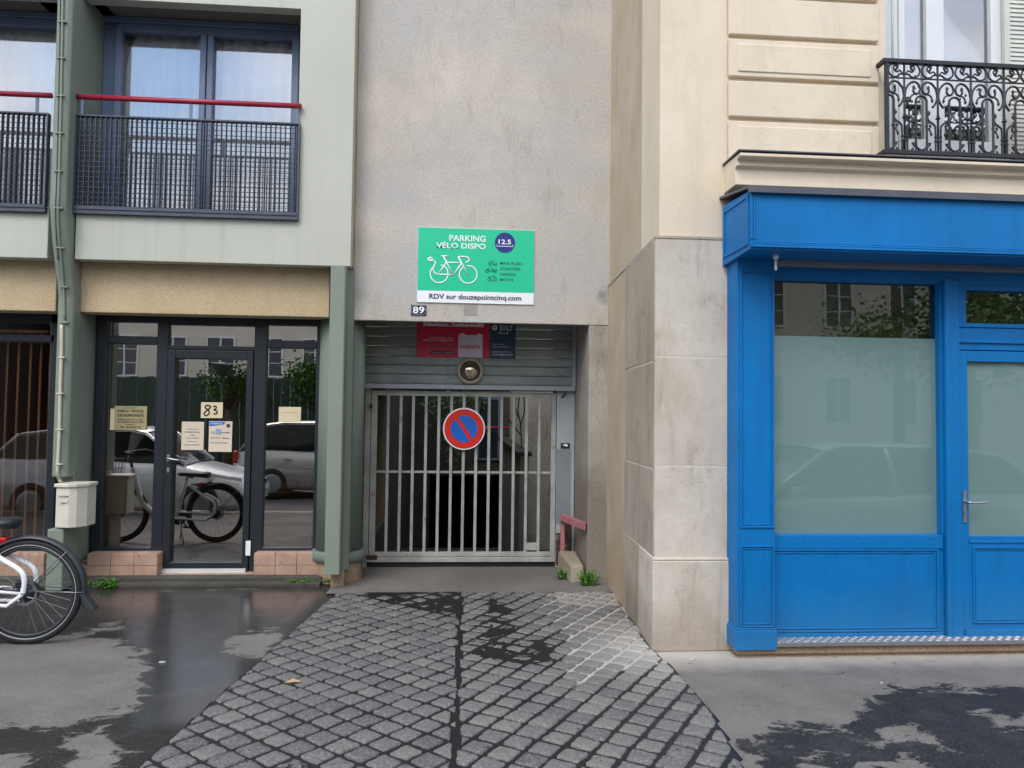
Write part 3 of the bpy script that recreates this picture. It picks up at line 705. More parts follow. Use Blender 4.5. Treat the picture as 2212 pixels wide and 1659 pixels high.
MB().box(xoR + .002, xoR + .06, YP + .125, YW + .2, zgb - .1, zot + .1).build('window_reveal', 'panel', OB)
w0x1 = X(104, 250, YW) - .02
upper_window(w0x1 - (w1x1 - w1x0) + .3, w0x1 + .3, w0x1 - .95, 1)
MB().box(-8, 8, 0, .1, 0, .1) # unused
def curtain(x0, x1, z0, z1, y, name_label, edge=None, amp=.03, per=.11):
    mb = MB(); n = int((x1 - x0) / .018); rows = 12; vs = []; fs = []
    for j in range(rows + 1):
        t = j / rows; z = z1 + (z0 - z1) * t
        xa = x0 + (edge(t) if edge else 0)
        for i in range(n + 1):
            x = xa + (x1 - xa) * i / n
            vs.append((x, y + amp * math.sin(x / per * 6.28) + amp * .4 * math.sin(x / per * 2.1 + t), z))
    for j in range(rows):
        for i in range(n): a = j * (n + 1) + i; fs.append((a, a + 1, a + n + 2, a + n + 1))
    m = len(vs); vs += [(a, b + .003, c) for a, b, c in vs]; fs += [tuple(k + m for k in f)[::-1] for f in fs]
    mb.add(vs, fs, True); return mb.build('curtain', 'curtain', label=name_label, cat='curtain', group='white net curtains of the first floor', fix=False)
cz1 = Z(430, 88, YW + .15)
curtain(X(296, 90, YW + .15), w1x1 + .05, zgb - .05, cz1, YW + .11, 'white net curtain with a curved left edge behind the two-pane window above the glass door', edge=lambda t: -.10 * min(1, t * 2.2) ** .6)
curtain(w0x1 - 1.6, w0x1 + .2, zgb - .05, cz1 + .03, YW + .11, 'white net curtain behind the window cut by the left frame edge')
# rooms behind the windows
def room(x0, x1, y0, y1, z0, z1, mat, nm='room_shell'):
    mb = MB(); t = .05
    mb.box(x0, x1, y1, y1 + t, z0, z1).box(x0 - t, x0, y0, y1, z0, z1).box(x1, x1 + t, y0, y1, z0, z1).box(x0, x1, y0, y1, z0 - t, z0).box(x0, x1, y0, y1, z1, z1 + t)
    return mb.build(nm, mat, OB, fix=True)
room(-6.2, xPR - .06, 7.56, 9.6, zgb - .35, 5.2, 'inwall', 'upper_room')
# balustrade grille + crimson rail
def grille(x0, x1, z0, z1, y0, nv, parent):
    mb = MB(); y1 = y0 + .04
    framebox(mb, x0, x1, z0, z1, y0 - .004, y1 + .01, .012)
    for i in range(1, nv): x = x0 + (x1 - x0) * i / nv; mb.box(x - .002, x + .002, y0, y1, z0 + .012, z1 - .012)
    nh = 18
    for j in range(1, nh): z = z0 + (z1 - z0) * j / nh; mb.box(x0 + .012, x1 - .012, y0 + .012, y0 + .020, z - .0022, z + .0022)
    g = mb.build('grille', 'grille', parent)
    m2 = MB().box(x0, x1, y0 + .002, y1 + .03, z0 - .055, z0 - .004).box(x0 - .0, x1, y0 - .006, y0 - .0, z0 - .02, z0 - .002).build('sill_channel', 'grille', parent, bevel=.004)
    return g
YGR = YP - .045
gx0, gx1 = (X(162, 250, YGR) + X(157, 446, YGR)) / 2, (X(648, 268, YGR) + X(643, 464, YGR)) / 2
gz1 = (Z(162, 244, YGR) + Z(648, 268, YGR)) / 2; gz0 = (Z(156, 445, YGR) + Z(643, 463, YGR)) / 2
BG = empty('balcony_guard', ((gx0 + gx1) / 2, YGR, gz0), 'dark steel grid guard with crimson rail in front of the whole two-pane window', 'balcony guard', 'grid guards of the first-floor windows')
grille(gx0, gx1, gz0, gz1, YGR, 45, BG)
rz = (Z(163, 207, YGR) + Z(650, 229, YGR)) / 2
MB().tube([(gx0 + .0, YGR + .01, rz), (gx1 + .01, YGR + .01, rz)], .023, 14).build('handrail', 'crimson', BG)
for u in (176, 411, 641): xx = X(u, 250, YGR); MB().box(xx - .012, xx + .012, YGR + .005, YGR + .017, gz1, rz - .01).build('rail_post', 'bluegrey', BG)
g0x1 = X(104, 250, YGR); wid = gx1 - gx0
BG2 = empty('balcony_guard', (g0x1 - wid / 2, YGR, gz0), 'dark steel grid guard with crimson rail cut off by the left edge of the frame', 'balcony guard', 'grid guards of the first-floor windows')
grille(g0x1 - wid, g0x1, gz0, gz1, YGR, 45, BG2)
MB().tube([(g0x1 - wid, YGR + .01, rz), (g0x1 + .02, YGR + .01, rz)], .023, 14).build('handrail', 'crimson', BG2)
for k in (.1, wid / 2, wid - .1): MB().box(g0x1 - wid + k - .012, g0x1 - wid + k + .012, YGR + .005, YGR + .017, gz1, rz - .01).build('rail_post', 'bluegrey', BG2)

# ground-floor shop window and door in dark frames
def mean(*a): return sum(a) / len(a)
dx = {k: mean(X(a, 750, YD), X(b, 1190, YD)) for k, (a, b) in dict(outL=(213, 199), lg0=(233, 221), lg1=(342.5, 329), d0=(365.5, 354), d1=(551, 541), g0=(382.5, 371), g1=(536, 527), rg0=(577, 568.5), rg1=(684, 677.5), outR=(703, 692)).items()}
zt = mean(Z(222, 676, YD), Z(700, 690, YD)) + .02
zlow = mean(Z(330, 1194, YD), Z(560, 1194, YD))
dz = dict(tb=Z(290, 737, YD), tt=Z(290, 697, YD) + .0, lb=mean(Z(280, 1181, YD), Z(620, 1181, YD)), lt=Z(290, 744, YD), rt=Z(630, 753, YD), rtb=Z(630, 737, YD), dtt=Z(460, 704, YD), dtb=Z(460, 748, YD), dl=Z(460, 758, YD), dg1=Z(460, 776, YD), dg0=Z(450, 1212, YD), db=Z(450, 1236, YD))
dz['tb'] = Z(290, 727, YD)
SF = MB(); y0, y1 = YD - .04, YD + .05
zdb = dz['db']
SF.box(dx['outL'], dx['lg0'], y0, y1, zlow, zt).box(dx['lg1'], dx['d0'], y0, y1, zdb, zt).box(dx['d1'], dx['rg0'], y0, y1, zdb, zt).box(dx['rg1'], dx['outR'], y0, y1, zlow, zt)
SF.box(dx['lg0'], dx['lg1'], y0, y1, dz['tt'], zt).box(dx['d0'], dx['d1'], y0, y1, dz['dtt'], zt).box(dx['rg0'], dx['rg1'], y0, y1, Z(630, 704, YD), zt)
SF.box(dx['lg0'], dx['lg1'], y0, y1, dz['lt'], dz['tb']).box(dx['rg0'], dx['rg1'], y0, y1, dz['rt'], dz['rtb'])
SF.box(dx['lg0'], dx['lg1'], y0, y1, zlow, dz['lb']).box(dx['rg0'], dx['rg1'], y0, y1, zlow, dz['lb'])
SF.box(dx['d0'], dx['d1'], y0, y1, dz['dl'] + .004, dz['dtb'])
SFo = SF.build('shop_frame', 'dark', OB, bevel=.006)
for a, b, c, d in ((dx['lg0'], dx['lg1'], dz['tb'], dz['tt']), (dx['d0'], dx['d1'], dz['dtb'], dz['dtt']), (dx['rg0'], dx['rg1'], dz['rtb'], Z(630, 704, YD))): pane('transom_pane', a, b, c, d, YD, 'shopglass', SFo)
pane('window_pane', dx['lg0'], dx['lg1'], dz['lb'], dz['lt'], YD, 'shopglass', SFo); pane('window_pane', dx['rg0'], dx['rg1'], dz['lb'], dz['rt'], YD, 'shopglass', SFo)
DR = MB(); e = .004; yd0, yd1 = YD - .055, YD + .04
DR.box(dx['d0'] + e, dx['g0'], yd0, yd1, zdb, dz['dl']).box(dx['g1'], dx['d1'] - e, yd0, yd1, zdb, dz['dl']).box(dx['g0'], dx['g1'], yd0, yd1, dz['dg1'], dz['dl']).box(dx['g0'], dx['g1'], yd0, yd1, zdb, dz['dg0'])
DRo = DR.build('door', 'dark', OB, bevel=.005)
pane('door_pane', dx['g0'], dx['g1'], dz['dg0'], dz['dg1'], YD + .005, 'shopglass', DRo)
hx = mean(X(364, 990, yd0), X(364, 990, yd0)); hz = Z(364, 990, yd0)
MB().box(hx - .012, hx + .012, yd0 - .008, yd0, hz - .03, hz + .03).tube([(hx, yd0, hz), (hx, yd0 - .045, hz), (hx + .02, yd0 - .05, hz), (hx + .11, yd0 - .05, hz - .015)], .009, 10).build('handle', 'alu', DRo, bevel=.002)
MB().box(hx - .01, hx + .01, yd0 - .006, yd0, hz - .13, hz - .09).build('keyhole_cover', 'alu', DRo, bevel=.002)
MB().box(dx['d0'] - .0, dx['d1'] - .02, yd0 - .02, yd0 - .002, zdb - .012, zdb + .045).box(dx['d0'], dx['d1'] - .02, yd0 - .028, yd0 - .02, zdb + .01, zdb + .02).build('threshold_bar', 'guidep2w', DRo, bevel=.003)
lx = X(536, 1183, yd0); MB().box(lx - .022, lx + .022, yd0 - .004, yd0 - .001, Z(536, 1200, yd0), Z(536, 1168, yd0)).build('lock_label', 'white', DRo)
lx = X(688, 1031, y0); MB().box(lx - .01, lx + .012, y0 - .012, y0 - .001, Z(688, 1040, y0), Z(688, 1022, y0)).build('latch', 'alu', SFo, bevel=.002)
# tiled plinths
def tiles(x0, x1, z0, z1, yf, nx, nz, name='tile_plinth'):
    g = MB().box(x0 + .004, x1 - .004, yf + .006, YD + .05, z0, z1 - .004).build(name, 'grout', OB)
    mb = MB(); tw = (x1 - x0) / nx; th = (z1 - z0) / nz
    for i in range(nx):
        for j in range(nz):
            q = random.uniform(0, .003); mb.box(x0 + i * tw + .002, x0 + (i + 1) * tw - .002, yf - q, yf + .012, z0 + j * th + .002, z0 + (j + 1) * th - .002)
        mb.box(x0 + i * tw + .002, x0 + (i + 1) * tw - .002, yf + .002, YD - .0, z1 - .003, z1 + .005)
    for j in range(nz): mb.box(x1 - .004, x1 + .004, yf + .014, YD - .02, z0 + j * th + .002, z0 + (j + 1) * th - .002)
    mb.build('tiles', 'tile', g, bevel=.002)
ztb = mean(Z(260, 1247, YT), Z(620, 1246, YT)); ztt = mean(Z(260, 1197, YT), Z(620, 1196, YT))
tiles(X(188, 1215, YT), X(340, 1215, YT), ztb, ztt, YT, 3, 2)
tiles(X(548, 1215, YT), X(687, 1215, YT), ztb, ztt, YT, 3, 2)
tiles(X(188, 1215, YT) - 1.9, X(188, 1215, YT) - .004, ztb, ztb + (ztt - ztb) / 2, YT + .03, 12, 1)
MB().box(X(344, 1242, YT), X(546, 1242, YT), YT + .02, YD + .05, ztb - .01, ztb + .022).build('door_step', 'tile', OB, bevel=.004)
tiles(-7, X(96, 1200, YT), ztb, ztt, YT, 16, 2)
MB().box(-7, dx['outR'] + .3, 7.22, 7.55, -.05, ztb - .012).build('foundation', 'mosskerb', OB)
# shop behind left bay: dark glazing with blinds
xb1 = X(116, 900, YD)
LF = MB().box(-7, xb1 + .12, y0, y1, dz['tt'] - .02, zt).box(-7, xb1, y0, y1, Z(60, 739, YD), Z(60, 728, YD) + .02).box(xb1 - .03, xb1 + .05, y0, y1, zlow, zt).box(-7, xb1, y0, y1, zlow, zlow + .05).build('shop_frame', 'dark', OB, bevel=.005)
pane('window_pane', -7, xb1, zlow, zt, YD + .02, 'darkglass', LF)
room(-7, xPR - .1, YD + .1, 10.4, .12, zbb + .1, 'brown', 'shop_room')
MB().box(xb1 + .06, xb1 + .12, YD + .06, 9.8, .13, zbb + .05).build('partition', 'inwall', OB)
# vertical blinds
VB = empty('vertical_blinds', (X(60, 1150, 7.55), 7.55, zlow), 'row of tan vertical blind slats hanging behind the dark glazing at the left edge', 'blinds')
for u in (-60, -32, -12, 11, 35, 61, 83, 104):
    xx = X(u + 2, 1000, 7.55); MB().hexa([(xx - .022, 7.53, zlow + .06), (xx + .012, 7.50, zlow + .06), (xx + .014, 7.502, zlow + .06), (xx - .02, 7.533, zlow + .06)], [(xx - .022, 7.53, zt - .2), (xx + .012, 7.50, zt - .2), (xx + .014, 7.502, zt - .2), (xx - .02, 7.533, zt - .2)]).build('blind_slat', 'blind', VB)
cp = []
us = [-60, -32, -12, 11, 35, 61, 83, 104]
for a, b in zip(us[:-1], us[1:]):
    for k in range(6):
        t = k / 6; cp.append((X(a + (b - a) * t, 1170, 7.52), 7.52, zlow + .09 - .03 * math.sin(t * math.pi)))
MB().tube(cp, .002, 4).build('bead_chain', 'blind', VB)
MB().box(X(-70, 700, 7.55), X(112, 700, 7.55), 7.49, 7.54, zt - .2, zt - .17).build('head_rail', 'blind', VB)
# back of building so that it is a solid
MB().box(-8, xPR - .02, 11.2, 11.4, 0, 9).box(-8, -7.9, 7.0, 11.2, 0, 9).box(-8, xPR - .02, 6.99, 11.4, 9, 9.1).box(xPR - .14, xPR - .03, 7.52, 11.2, 0, 9).build('outer_walls', 'beige', OB)
MB().box(-8, xPR - .03, 7.0, 11.1, 5.3, 5.4).build('floor_slab', 'soffit', OB)
# utility box on the pillar
ub = empty('utility_box', (X(150, 1140, 6.86), 6.86, Z(150, 1140, 6.83)), 'cream octagonal electricity box mounted on the green pillar', 'utility box')
bx0, bx1 = X(117, 1095, 6.78), X(176, 1095, 6.78); bz0, bz1 = Z(145, 1141, 6.78), Z(145, 1053, 6.78)
MB().prism([(bx0, 6.80), (bx0 + .12, 6.77), (bx1 - .05, 6.80), (bx1, 6.88), (bx1, 7.05), (bx0, 7.05)], 'z', bz0, bz1).build('box_body', 'box', ub, bevel=.008)
MB().prism([(bx0 - .012, 6.785), (bx0 + .12, 6.755), (bx1 - .045, 6.785), (bx1 + .012, 6.875), (bx1 + .012, 7.05), (bx0 - .012, 7.05)], 'z', bz1, bz1 + .03).build('box_lid', 'box', ub, bevel=.006)
text('TRANSFORMEUR', X(124, 1073, 6.76), X(147, 1073, 6.76), Z(135, 1075, 6.76), Z(135, 1071, 6.76), 6.768, 'inks', ub)
MB().box(X(126, 1080, 6.76), X(146, 1080, 6.76), 6.7665, 6.775, Z(135, 1086, 6.76), Z(135, 1078, 6.76)).build('plate', 'box', ub)

# papers taped behind the glass
def sheet(name, u0, u1, v0, v1, mat, label, y=YD + .011, cat='notice', rot=0):
    x0, x1, z0, z1 = X(u0, (v0 + v1) / 2, y), X(u1, (v0 + v1) / 2, y), Z((u0 + u1) / 2, v1, y), Z((u0 + u1) / 2, v0, y)
    E = empty(name, ((x0 + x1) / 2, y, z0), label, cat)
    t = math.tan(R_(rot)); w_ = x1 - x0; h_ = z1 - z0
    MB().hexa([(x0 - t * 0, y, z0), (x1, y, z0 + t * w_), (x1 - t * h_, y, z1 + t * w_), (x0 - t * h_, y, z1)], [(x0, y + .001, z0), (x1, y + .001, z0 + t * w_), (x1 - t * h_, y + .001, z1 + t * w_), (x0 - t * h_, y + .001, z1)]).build('sheet', mat, E)
    return E, x0, x1, z0, z1
yp = YD - .004          # papers are stuck on the outer face of the pane
def lines(E, x0, x1, z0, z1, rows, mat='inks', y=None):
    for (t, a, b, h, bd, s) in rows:      # text, x fractions, top fraction, height fraction
        text(s, x0 + (x1 - x0) * a, x0 + (x1 - x0) * b, z1 - (z1 - z0) * (t + h), z1 - (z1 - z0) * t, (y or yp) - .0022, mat, E, bold=bd, depth=.001)
E, x0, x1, z0, z1 = sheet('paper_notice', 434, 481, 869, 903, 'paper', 'handwritten paper with the number 83 taped to the glass door', y=yp)
MB().tube(smooth_path([(x0 + (x1 - x0) * a, yp - .003, z0 + (z1 - z0) * b) for a, b in ((.42, .78), (.25, .80), (.20, .65), (.35, .50), (.38, .3), (.25, .15), (.15, .27), (.25, .45), (.42, .65), (.42, .78))], 5), .006, 6, flat=.3).tube(smooth_path([(x0 + (x1 - x0) * a, yp - .003, z0 + (z1 - z0) * b) for a, b in ((.55, .72), (.68, .76), (.70, .62), (.60, .53), (.74, .45), (.72, .28), (.58, .28))], 5), .006, 6, flat=.3).build('handwritten_number', 'ink', E)
E, x0, x1, z0, z1 = sheet('paper_notice', 392, 440, 911, 972, 'paperw', 'white typed sheet, the left one of two under the 83 on the glass door', y=yp)
lines(E, x0, x1, z0, z1, [(.24, .2, .75, .035, 0, 'A l attention des patients'), (.34, .12, .85, .04, .01, 'Le cabinet est ouvert'), (.46, .4, .6, .03, 0, 'sur'), (.56, .2, .8, .035, 0, 'rendez-vous uniquement'), (.68, .3, .7, .03, 0, 'Merci de votre'), (.8, .12, .85, .04, .01, 'comprehension')])
E, x0, x1, z0, z1 = sheet('poster', 451, 501, 910, 976, 'paperw', 'health poster with blue heading on the right of the glass door', y=yp)
MB().prism([(x0 + .004, z1 - .006), (x0 + .004, z1 - .045), (x0 + .13, z1 - .03), (x0 + .15, z1 - .006)], 'y', yp - .003, yp - .0005).build('blue_heading', 'tblue', E)
text('ATTENTION', x0 + .015, x0 + .12, z1 - .03, z1 - .015, yp - .0055, 'signw', E, bold=.01)
MB().lathe([(.018, -.001), (.018, -.003)], (x1 - .035, yp, z1 - .04), 'y', 16).build('emblem', 'inks', E)
lines(E, x0, x1, z0, z1, [(.33, .1, .25, .09, 0, 'I X'), (.33, .4, .9, .06, 0, 'lavez vos mains'), (.52, .1, .5, .05, 0, 'gel hydro'), (.52, .6, .9, .05, 0, 'distance'), (.68, .1, .8, .05, 0, 'portez le masque')], 'inks')
MB().box(x0 + .06, x0 + .11, yp - .003, yp - .001, z1 - .12, z1 - .07).build('pictogram', simple('pale_blue_print', C('8aa4bd'), .8), E)
E, x0, x1, z0, z1 = sheet('paper_notice', 238, 312, 883, 929, 'paper', 'pale cream sheet mostly hidden behind the speech therapist notice', y=yp + .0005)
E, x0, x1, z0, z1 = sheet('paper_notice', 247, 317, 877, 929, 'paperg', 'yellowed speech therapist notice with bold lettering in the left pane', y=yp - .006)
lines(E, x0, x1, z0, z1, [(.05, .3, .68, .05, 0, 'CABINET'), (.15, .1, .9, .11, .015, 'ROMEGAL - VERGOGES'), (.33, .1, .9, .12, .03, 'ORTHOPHONISTE'), (.53, .12, .88, .07, .01, 'REEDUCATION DE LA VOIX'), (.63, .1, .92, .07, .01, 'DU LANGAGE ORAL ET ECRIT'), (.75, .35, .65, .04, 0, 'SUR RENDEZ-VOUS'), (.83, .18, .82, .1, .02, 'Tel : 40 44 53 32')], 'inks', y=yp - .006)
E, x0, x1, z0, z1 = sheet('paper_notice', 602, 650, 879, 912, 'paper', 'blank cream sheet taped in the narrow right pane', y=yp)
lines(E, x0, x1, z0, z1, [(.35, .15, .85, .04, 0, 'fermeture exceptionnelle')])
# things inside the shop
cx = X(632, 1175, 7.62); CS = empty('carry_case', (cx, 7.7, .27), 'cream case with a handle on the floor behind the right pane', 'case')
czb, czt = Z(632, 1183, 7.6), Z(632, 1161, 7.6)
MB().box(X(590, 1170, 7.6), X(672, 1170, 7.6), 7.58, 7.78, czb, czt).build('case_body', 'lemon', CS, bevel=.01)
MB().tube(smooth_path([(cx - .09, 7.68, czt), (cx - .07, 7.68, czt + .035), (cx + .07, 7.68, czt + .035), (cx + .09, 7.68, czt)], 5), .009, 8).build('case_handle', 'lemon', CS)
bxc, bzc = X(660, 1047, 7.75), Z(660, 1047, 7.75)
ball = MB(); bmx = bmesh.new(); bmesh.ops.create_icosphere(bmx, subdivisions=3, radius=.075)
vv = [v.co + Vector((bxc, 7.78, bzc)) for v in bmx.verts]; ff = [tuple(v.index for v in f.verts) for f in bmx.faces]; bmx.free()
ball.add(vv, ff, True)
t = NT('football_leather'); vo = t.n('TexVoronoi'); vo.inputs['Scale'].default_value = 13; t.l(t.pos, vo.inputs['Vector']); t.col(t.mix(t.ramp(vo.outputs['Distance'], .33, .36), C('1c1c1c'), C('cfcabc'))); t.rough(.5); M['ball'] = t.m
zsh = bzc - .075
ball.build('football', 'ball', label='black and white football on the low shelf behind the right pane', cat='ball')
MB().box(X(575, 1050, 7.7), X(700, 1050, 7.7), 7.62, 7.98, zsh - .03, zsh).build('low_shelf', 'brown', label='brown low shelf carrying the ball and books behind the right pane', cat='shelf', bevel=.004)
for k in range(4): MB().box(X(598, 1050, 7.7) + k * .006, X(642, 1050, 7.7) - k * .01, 7.66, 7.86, zsh + k * .022, zsh + k * .022 + .019).build('book', ('lemon', 'redbrown', 'blind', 'lemon')[k], label=('lowest pale book', 'orange-brown book second from the bottom', 'tan book third from the bottom', 'pale book on top')[k] + ' of the pile beside the football', cat='book', group='pile of books beside the football', bevel=.003)
MB().box(X(226, 1050, 8.2), X(268, 1050, 8.2), 8.2, 8.6, .2, Z(250, 985, 8.2)).build('cabinet', 'redbrown', label='orange-brown cabinet inside behind the left pane', cat='cabinet', bevel=.01)

# ================================================================== GARAGE BUILDING (middle)
GB = empty('garage_building', (.3, 9, 0), 'grey roughcast wall with the low garage entrance between the two facades', 'building')
XR = lambda y: 1.355 + (y - YS) * .042
zl = mean(Z(757, 691, YG), Z(1272, 702, YG))
xj = mean(X(1273, 705, YG), X(1269, 1140, YG)); xr = 1.50
MB().prism([(YG, zl), (YG + .05, zl), (YG + .3, zl + .3), (YG + .3, 9), (YG, 9)], 'x', xPR + .002, xr).build('wall', 'rough', GB, bevel=.006)
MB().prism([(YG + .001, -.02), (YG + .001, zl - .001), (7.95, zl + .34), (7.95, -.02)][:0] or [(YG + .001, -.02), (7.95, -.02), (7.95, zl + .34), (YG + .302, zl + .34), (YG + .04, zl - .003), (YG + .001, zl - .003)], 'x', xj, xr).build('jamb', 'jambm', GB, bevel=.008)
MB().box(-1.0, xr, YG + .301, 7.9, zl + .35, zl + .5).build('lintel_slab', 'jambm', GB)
# small patch of newer render under the sign
# shutter box
x0, x1 = X(700, 760, YSH), X(1243, 770, YSH)
zs0 = mean(Z(787, 830, YSH), Z(1241, 838, YSH)); 
SH = MB(); z = zs0 + .012; k = 0
while z < zl + .25:
    SH.prism([(YSH, z + .004), (YSH - .004, z + .02), (YSH - .004, z + .08), (YSH, z + .094), (YSH + .02, z + .094), (YSH + .02, z + .004)], 'x', x0, x1 - .03); z += .0955
SHo = SH.build('roller_shutter', 'slat', GB)
MB().box(x0, x1, YSH - .02, YSH + .05, zs0 - .035, zs0 + .012).build('shutter_bottom_bar', 'guidep', GB, bevel=.004)
MB().box(x1 - .03, x1 + .0, YSH - .03, YSH + .05, zs0 + .012, zl + .2).build('shutter_guide', 'guidep', GB, bevel=.003)
# passage behind the gate
PX0, PX1 = -1.15, X(1243, 900, 7.95)
BY = 21.0
def ramp_z(y): return -.02 if y < 8.6 else -.02 - (y - 8.6) * .165
mb = MB(); ys = [7.9, 8.6, 12, 16, BY + 3]
for a, b in zip(ys[:-1], ys[1:]): mb.hexa([(-3, a, ramp_z(a) - .2), (3.4, a, ramp_z(a) - .2), (3.4, a, ramp_z(a)), (-3, a, ramp_z(a))], [(-3, b, ramp_z(b) - .2), (3.4, b, ramp_z(b) - .2), (3.4, b, ramp_z(b)), (-3, b, ramp_z(b))])
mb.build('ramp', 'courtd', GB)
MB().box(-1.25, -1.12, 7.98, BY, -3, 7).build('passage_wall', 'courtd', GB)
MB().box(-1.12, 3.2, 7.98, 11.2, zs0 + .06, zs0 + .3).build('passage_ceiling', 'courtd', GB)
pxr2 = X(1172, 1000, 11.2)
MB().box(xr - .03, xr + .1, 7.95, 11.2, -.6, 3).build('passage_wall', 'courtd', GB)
MB().box(2.6, 2.75, 11.2, BY, -3, 7).build('courtyard_wall', 'court', GB, label='pale right wall of the courtyard')
# back wall with dark garage mouth and window above
bx = [X(u, 1080, BY) for u in (927, 1079)]; bzs = [Z(1000, 1144, BY), Z(1000, 1027, BY)]
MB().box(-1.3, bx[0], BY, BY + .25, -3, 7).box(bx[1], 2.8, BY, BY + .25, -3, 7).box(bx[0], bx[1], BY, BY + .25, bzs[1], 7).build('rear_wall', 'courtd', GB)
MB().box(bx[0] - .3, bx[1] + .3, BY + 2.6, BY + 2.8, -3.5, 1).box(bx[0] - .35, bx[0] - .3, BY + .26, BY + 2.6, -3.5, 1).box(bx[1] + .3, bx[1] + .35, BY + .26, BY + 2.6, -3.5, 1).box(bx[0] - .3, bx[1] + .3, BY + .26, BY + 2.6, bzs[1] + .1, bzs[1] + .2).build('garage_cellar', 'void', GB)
wx0, wx1 = X(1030, 930, BY), X(1080, 930, BY); wz0, wz1 = Z(1050, 994, BY), Z(1050, 858, BY)
fr = framebox(MB(), wx0, wx1, wz0, wz1, BY - .06, BY - .005, .06).box((wx0 + wx1) / 2 - .03, (wx0 + wx1) / 2 + .03, BY - .058, BY - .006, wz0 + .06, wz1 - .06).build('rear_window', 'bluegrey', GB)
pane('rear_window_pane', wx0 + .06, wx1 - .06, wz0 + .06, wz1 - .06, BY - .03, 'winglass', fr)
zr = Z(1060, 923, BY); MB().tube([(wx0 - .3, BY - .25, zr), (wx1 + .4, BY - .25, zr)], .03, 8).build('rear_rail', 'crimson', GB)
# stair parapet on the right of the courtyard, pale inner wall
MB().prism([(12.0, -2), (12.0, Z(1125, 985, 12)), (17, Z(1090, 950, 17)), (17, -3)], 'x', 1.06, 1.2).build('stair_parapet', 'court', GB)
MB().prism([(11.9, Z(1125, 985, 12) + .0), (11.9, Z(1125, 985, 12) + .06), (17.05, Z(1090, 950, 17) + .06), (17.05, Z(1090, 950, 17))], 'x', 1.02, 1.24).build('parapet_coping', 'courtd', GB)
MB().box(1.2, 2.6, 16, 16.2, -3, 6.5).build('inner_wall', 'court', GB)
for k in range(5): MB().box(1.42, 1.75, 9.6 + k * .3, 9.9 + k * .3, -.6, .05 + k * .14).build('stair_step', 'courtd', GB)
# ---- the barred gate
gx_ = lambda u, v: X(u, v, YGA)
g0 = mean(gx_(802, 900), gx_(797, 1190)); g1 = mean(gx_(1201, 900), gx_(1198, 1190))
gzt, gzb = mean(Z(810, 842, YGA), Z(1190, 850, YGA)), mean(Z(810, 1213, YGA), Z(1190, 1213, YGA))
GT = empty('barred_gate', ((g0 + g1) / 2, YGA, gzb), 'worn pale grey metal gate of upright bars closing the garage entrance', 'gate')
zmr = mean(Z(812, 1018, YGA), Z(1187, 1022, YGA)); zbr = mean(Z(812, 1192, YGA), Z(1187, 1192, YGA)); zb2 = mean(Z(812, 1202, YGA), Z(1187, 1203, YGA))
MB().box(g0, g0 + .06, YGA - .02, YGA + .03, zb2, gzt).box(g1 - .05, g1, YGA - .02, YGA + .03, zb2, gzt).box(g0 + .06, g1 - .05, YGA - .018, YGA + .028, gzt - .05, gzt).box(g0 + .06, g1 - .05, YGA - .022, YGA + .03, zb2 + .004, zbr).build('gate_frame', 'gate', GT, bevel=.004)
MB().box(g0 - .03, g1, YGA - .035, YGA + .03, gzb, zb2).build('bottom_rail', 'gate', GT, bevel=.005)
MB().box(g0 - .02, g1 - .0, YGA - .01, YGA + .02, gzb - .07, gzb - .002).build('rubber_skirt', 'black', GT)
MB().box(g0 + .06, g1 - .05, YGA + .012, YGA + .024, zmr - .011, zmr + .011).build('mid_rail', 'gate', GT)
bt = [840, 868, 894.5, 922, 949.5, 975.5, 1002.5, 1029.7, 1057, 1083.7, 1109.7, 1136.9, 1165]; bb = [833, 860, 887, 915, 943, 971, 998, 1025, 1053, 1080, 1107, 1135, 1162]
for a, b in zip(bt, bb):
    xx = mean(gx_(a, 850), gx_(b, 1190)); MB().box(xx - .0145, xx + .0145, YGA - .014, YGA + .01, zbr, gzt - .05).build('bar', 'gate', GT, bevel=.002)
xa, xb = mean(gx_(1136.9, 850), gx_(1135, 1190)), mean(gx_(1165, 850), gx_(1162, 1190))
MB().box(xa + .014, xb - .014, YGA - .018, YGA + .004, Z(1148, 1188, YGA), Z(1148, 1172, YGA)).build('lock_plate', 'gate', GT, bevel=.003)
MB().box(g0 - .025, g0 + .09, YGA - .037, YGA - .01, zb2 - .03, zb2 + .02).build('rust_corner', 'rust', GT, bevel=.01)
MB().box(X(787, 1000, YGA + .03) - .0, g0 - .005, YGA - .01, YGA + .12, 0, gzt + .04).build('gate_post', 'gate', GB, bevel=.006)
MB().box(X(787, 1000, YGA + .03) - .15, X(787, 1000, YGA + .03) - .004, YGA - .02, YGA + .12, 0, gzt + .04).build('gate_post', 'rust', GB, bevel=.006)
MB().box(g0 - .014, g0 + .01, YGA - .05, YGA - .021, Z(803, 882, YGA), Z(803, 873, YGA)).build('hinge', 'rust', GT, bevel=.003)
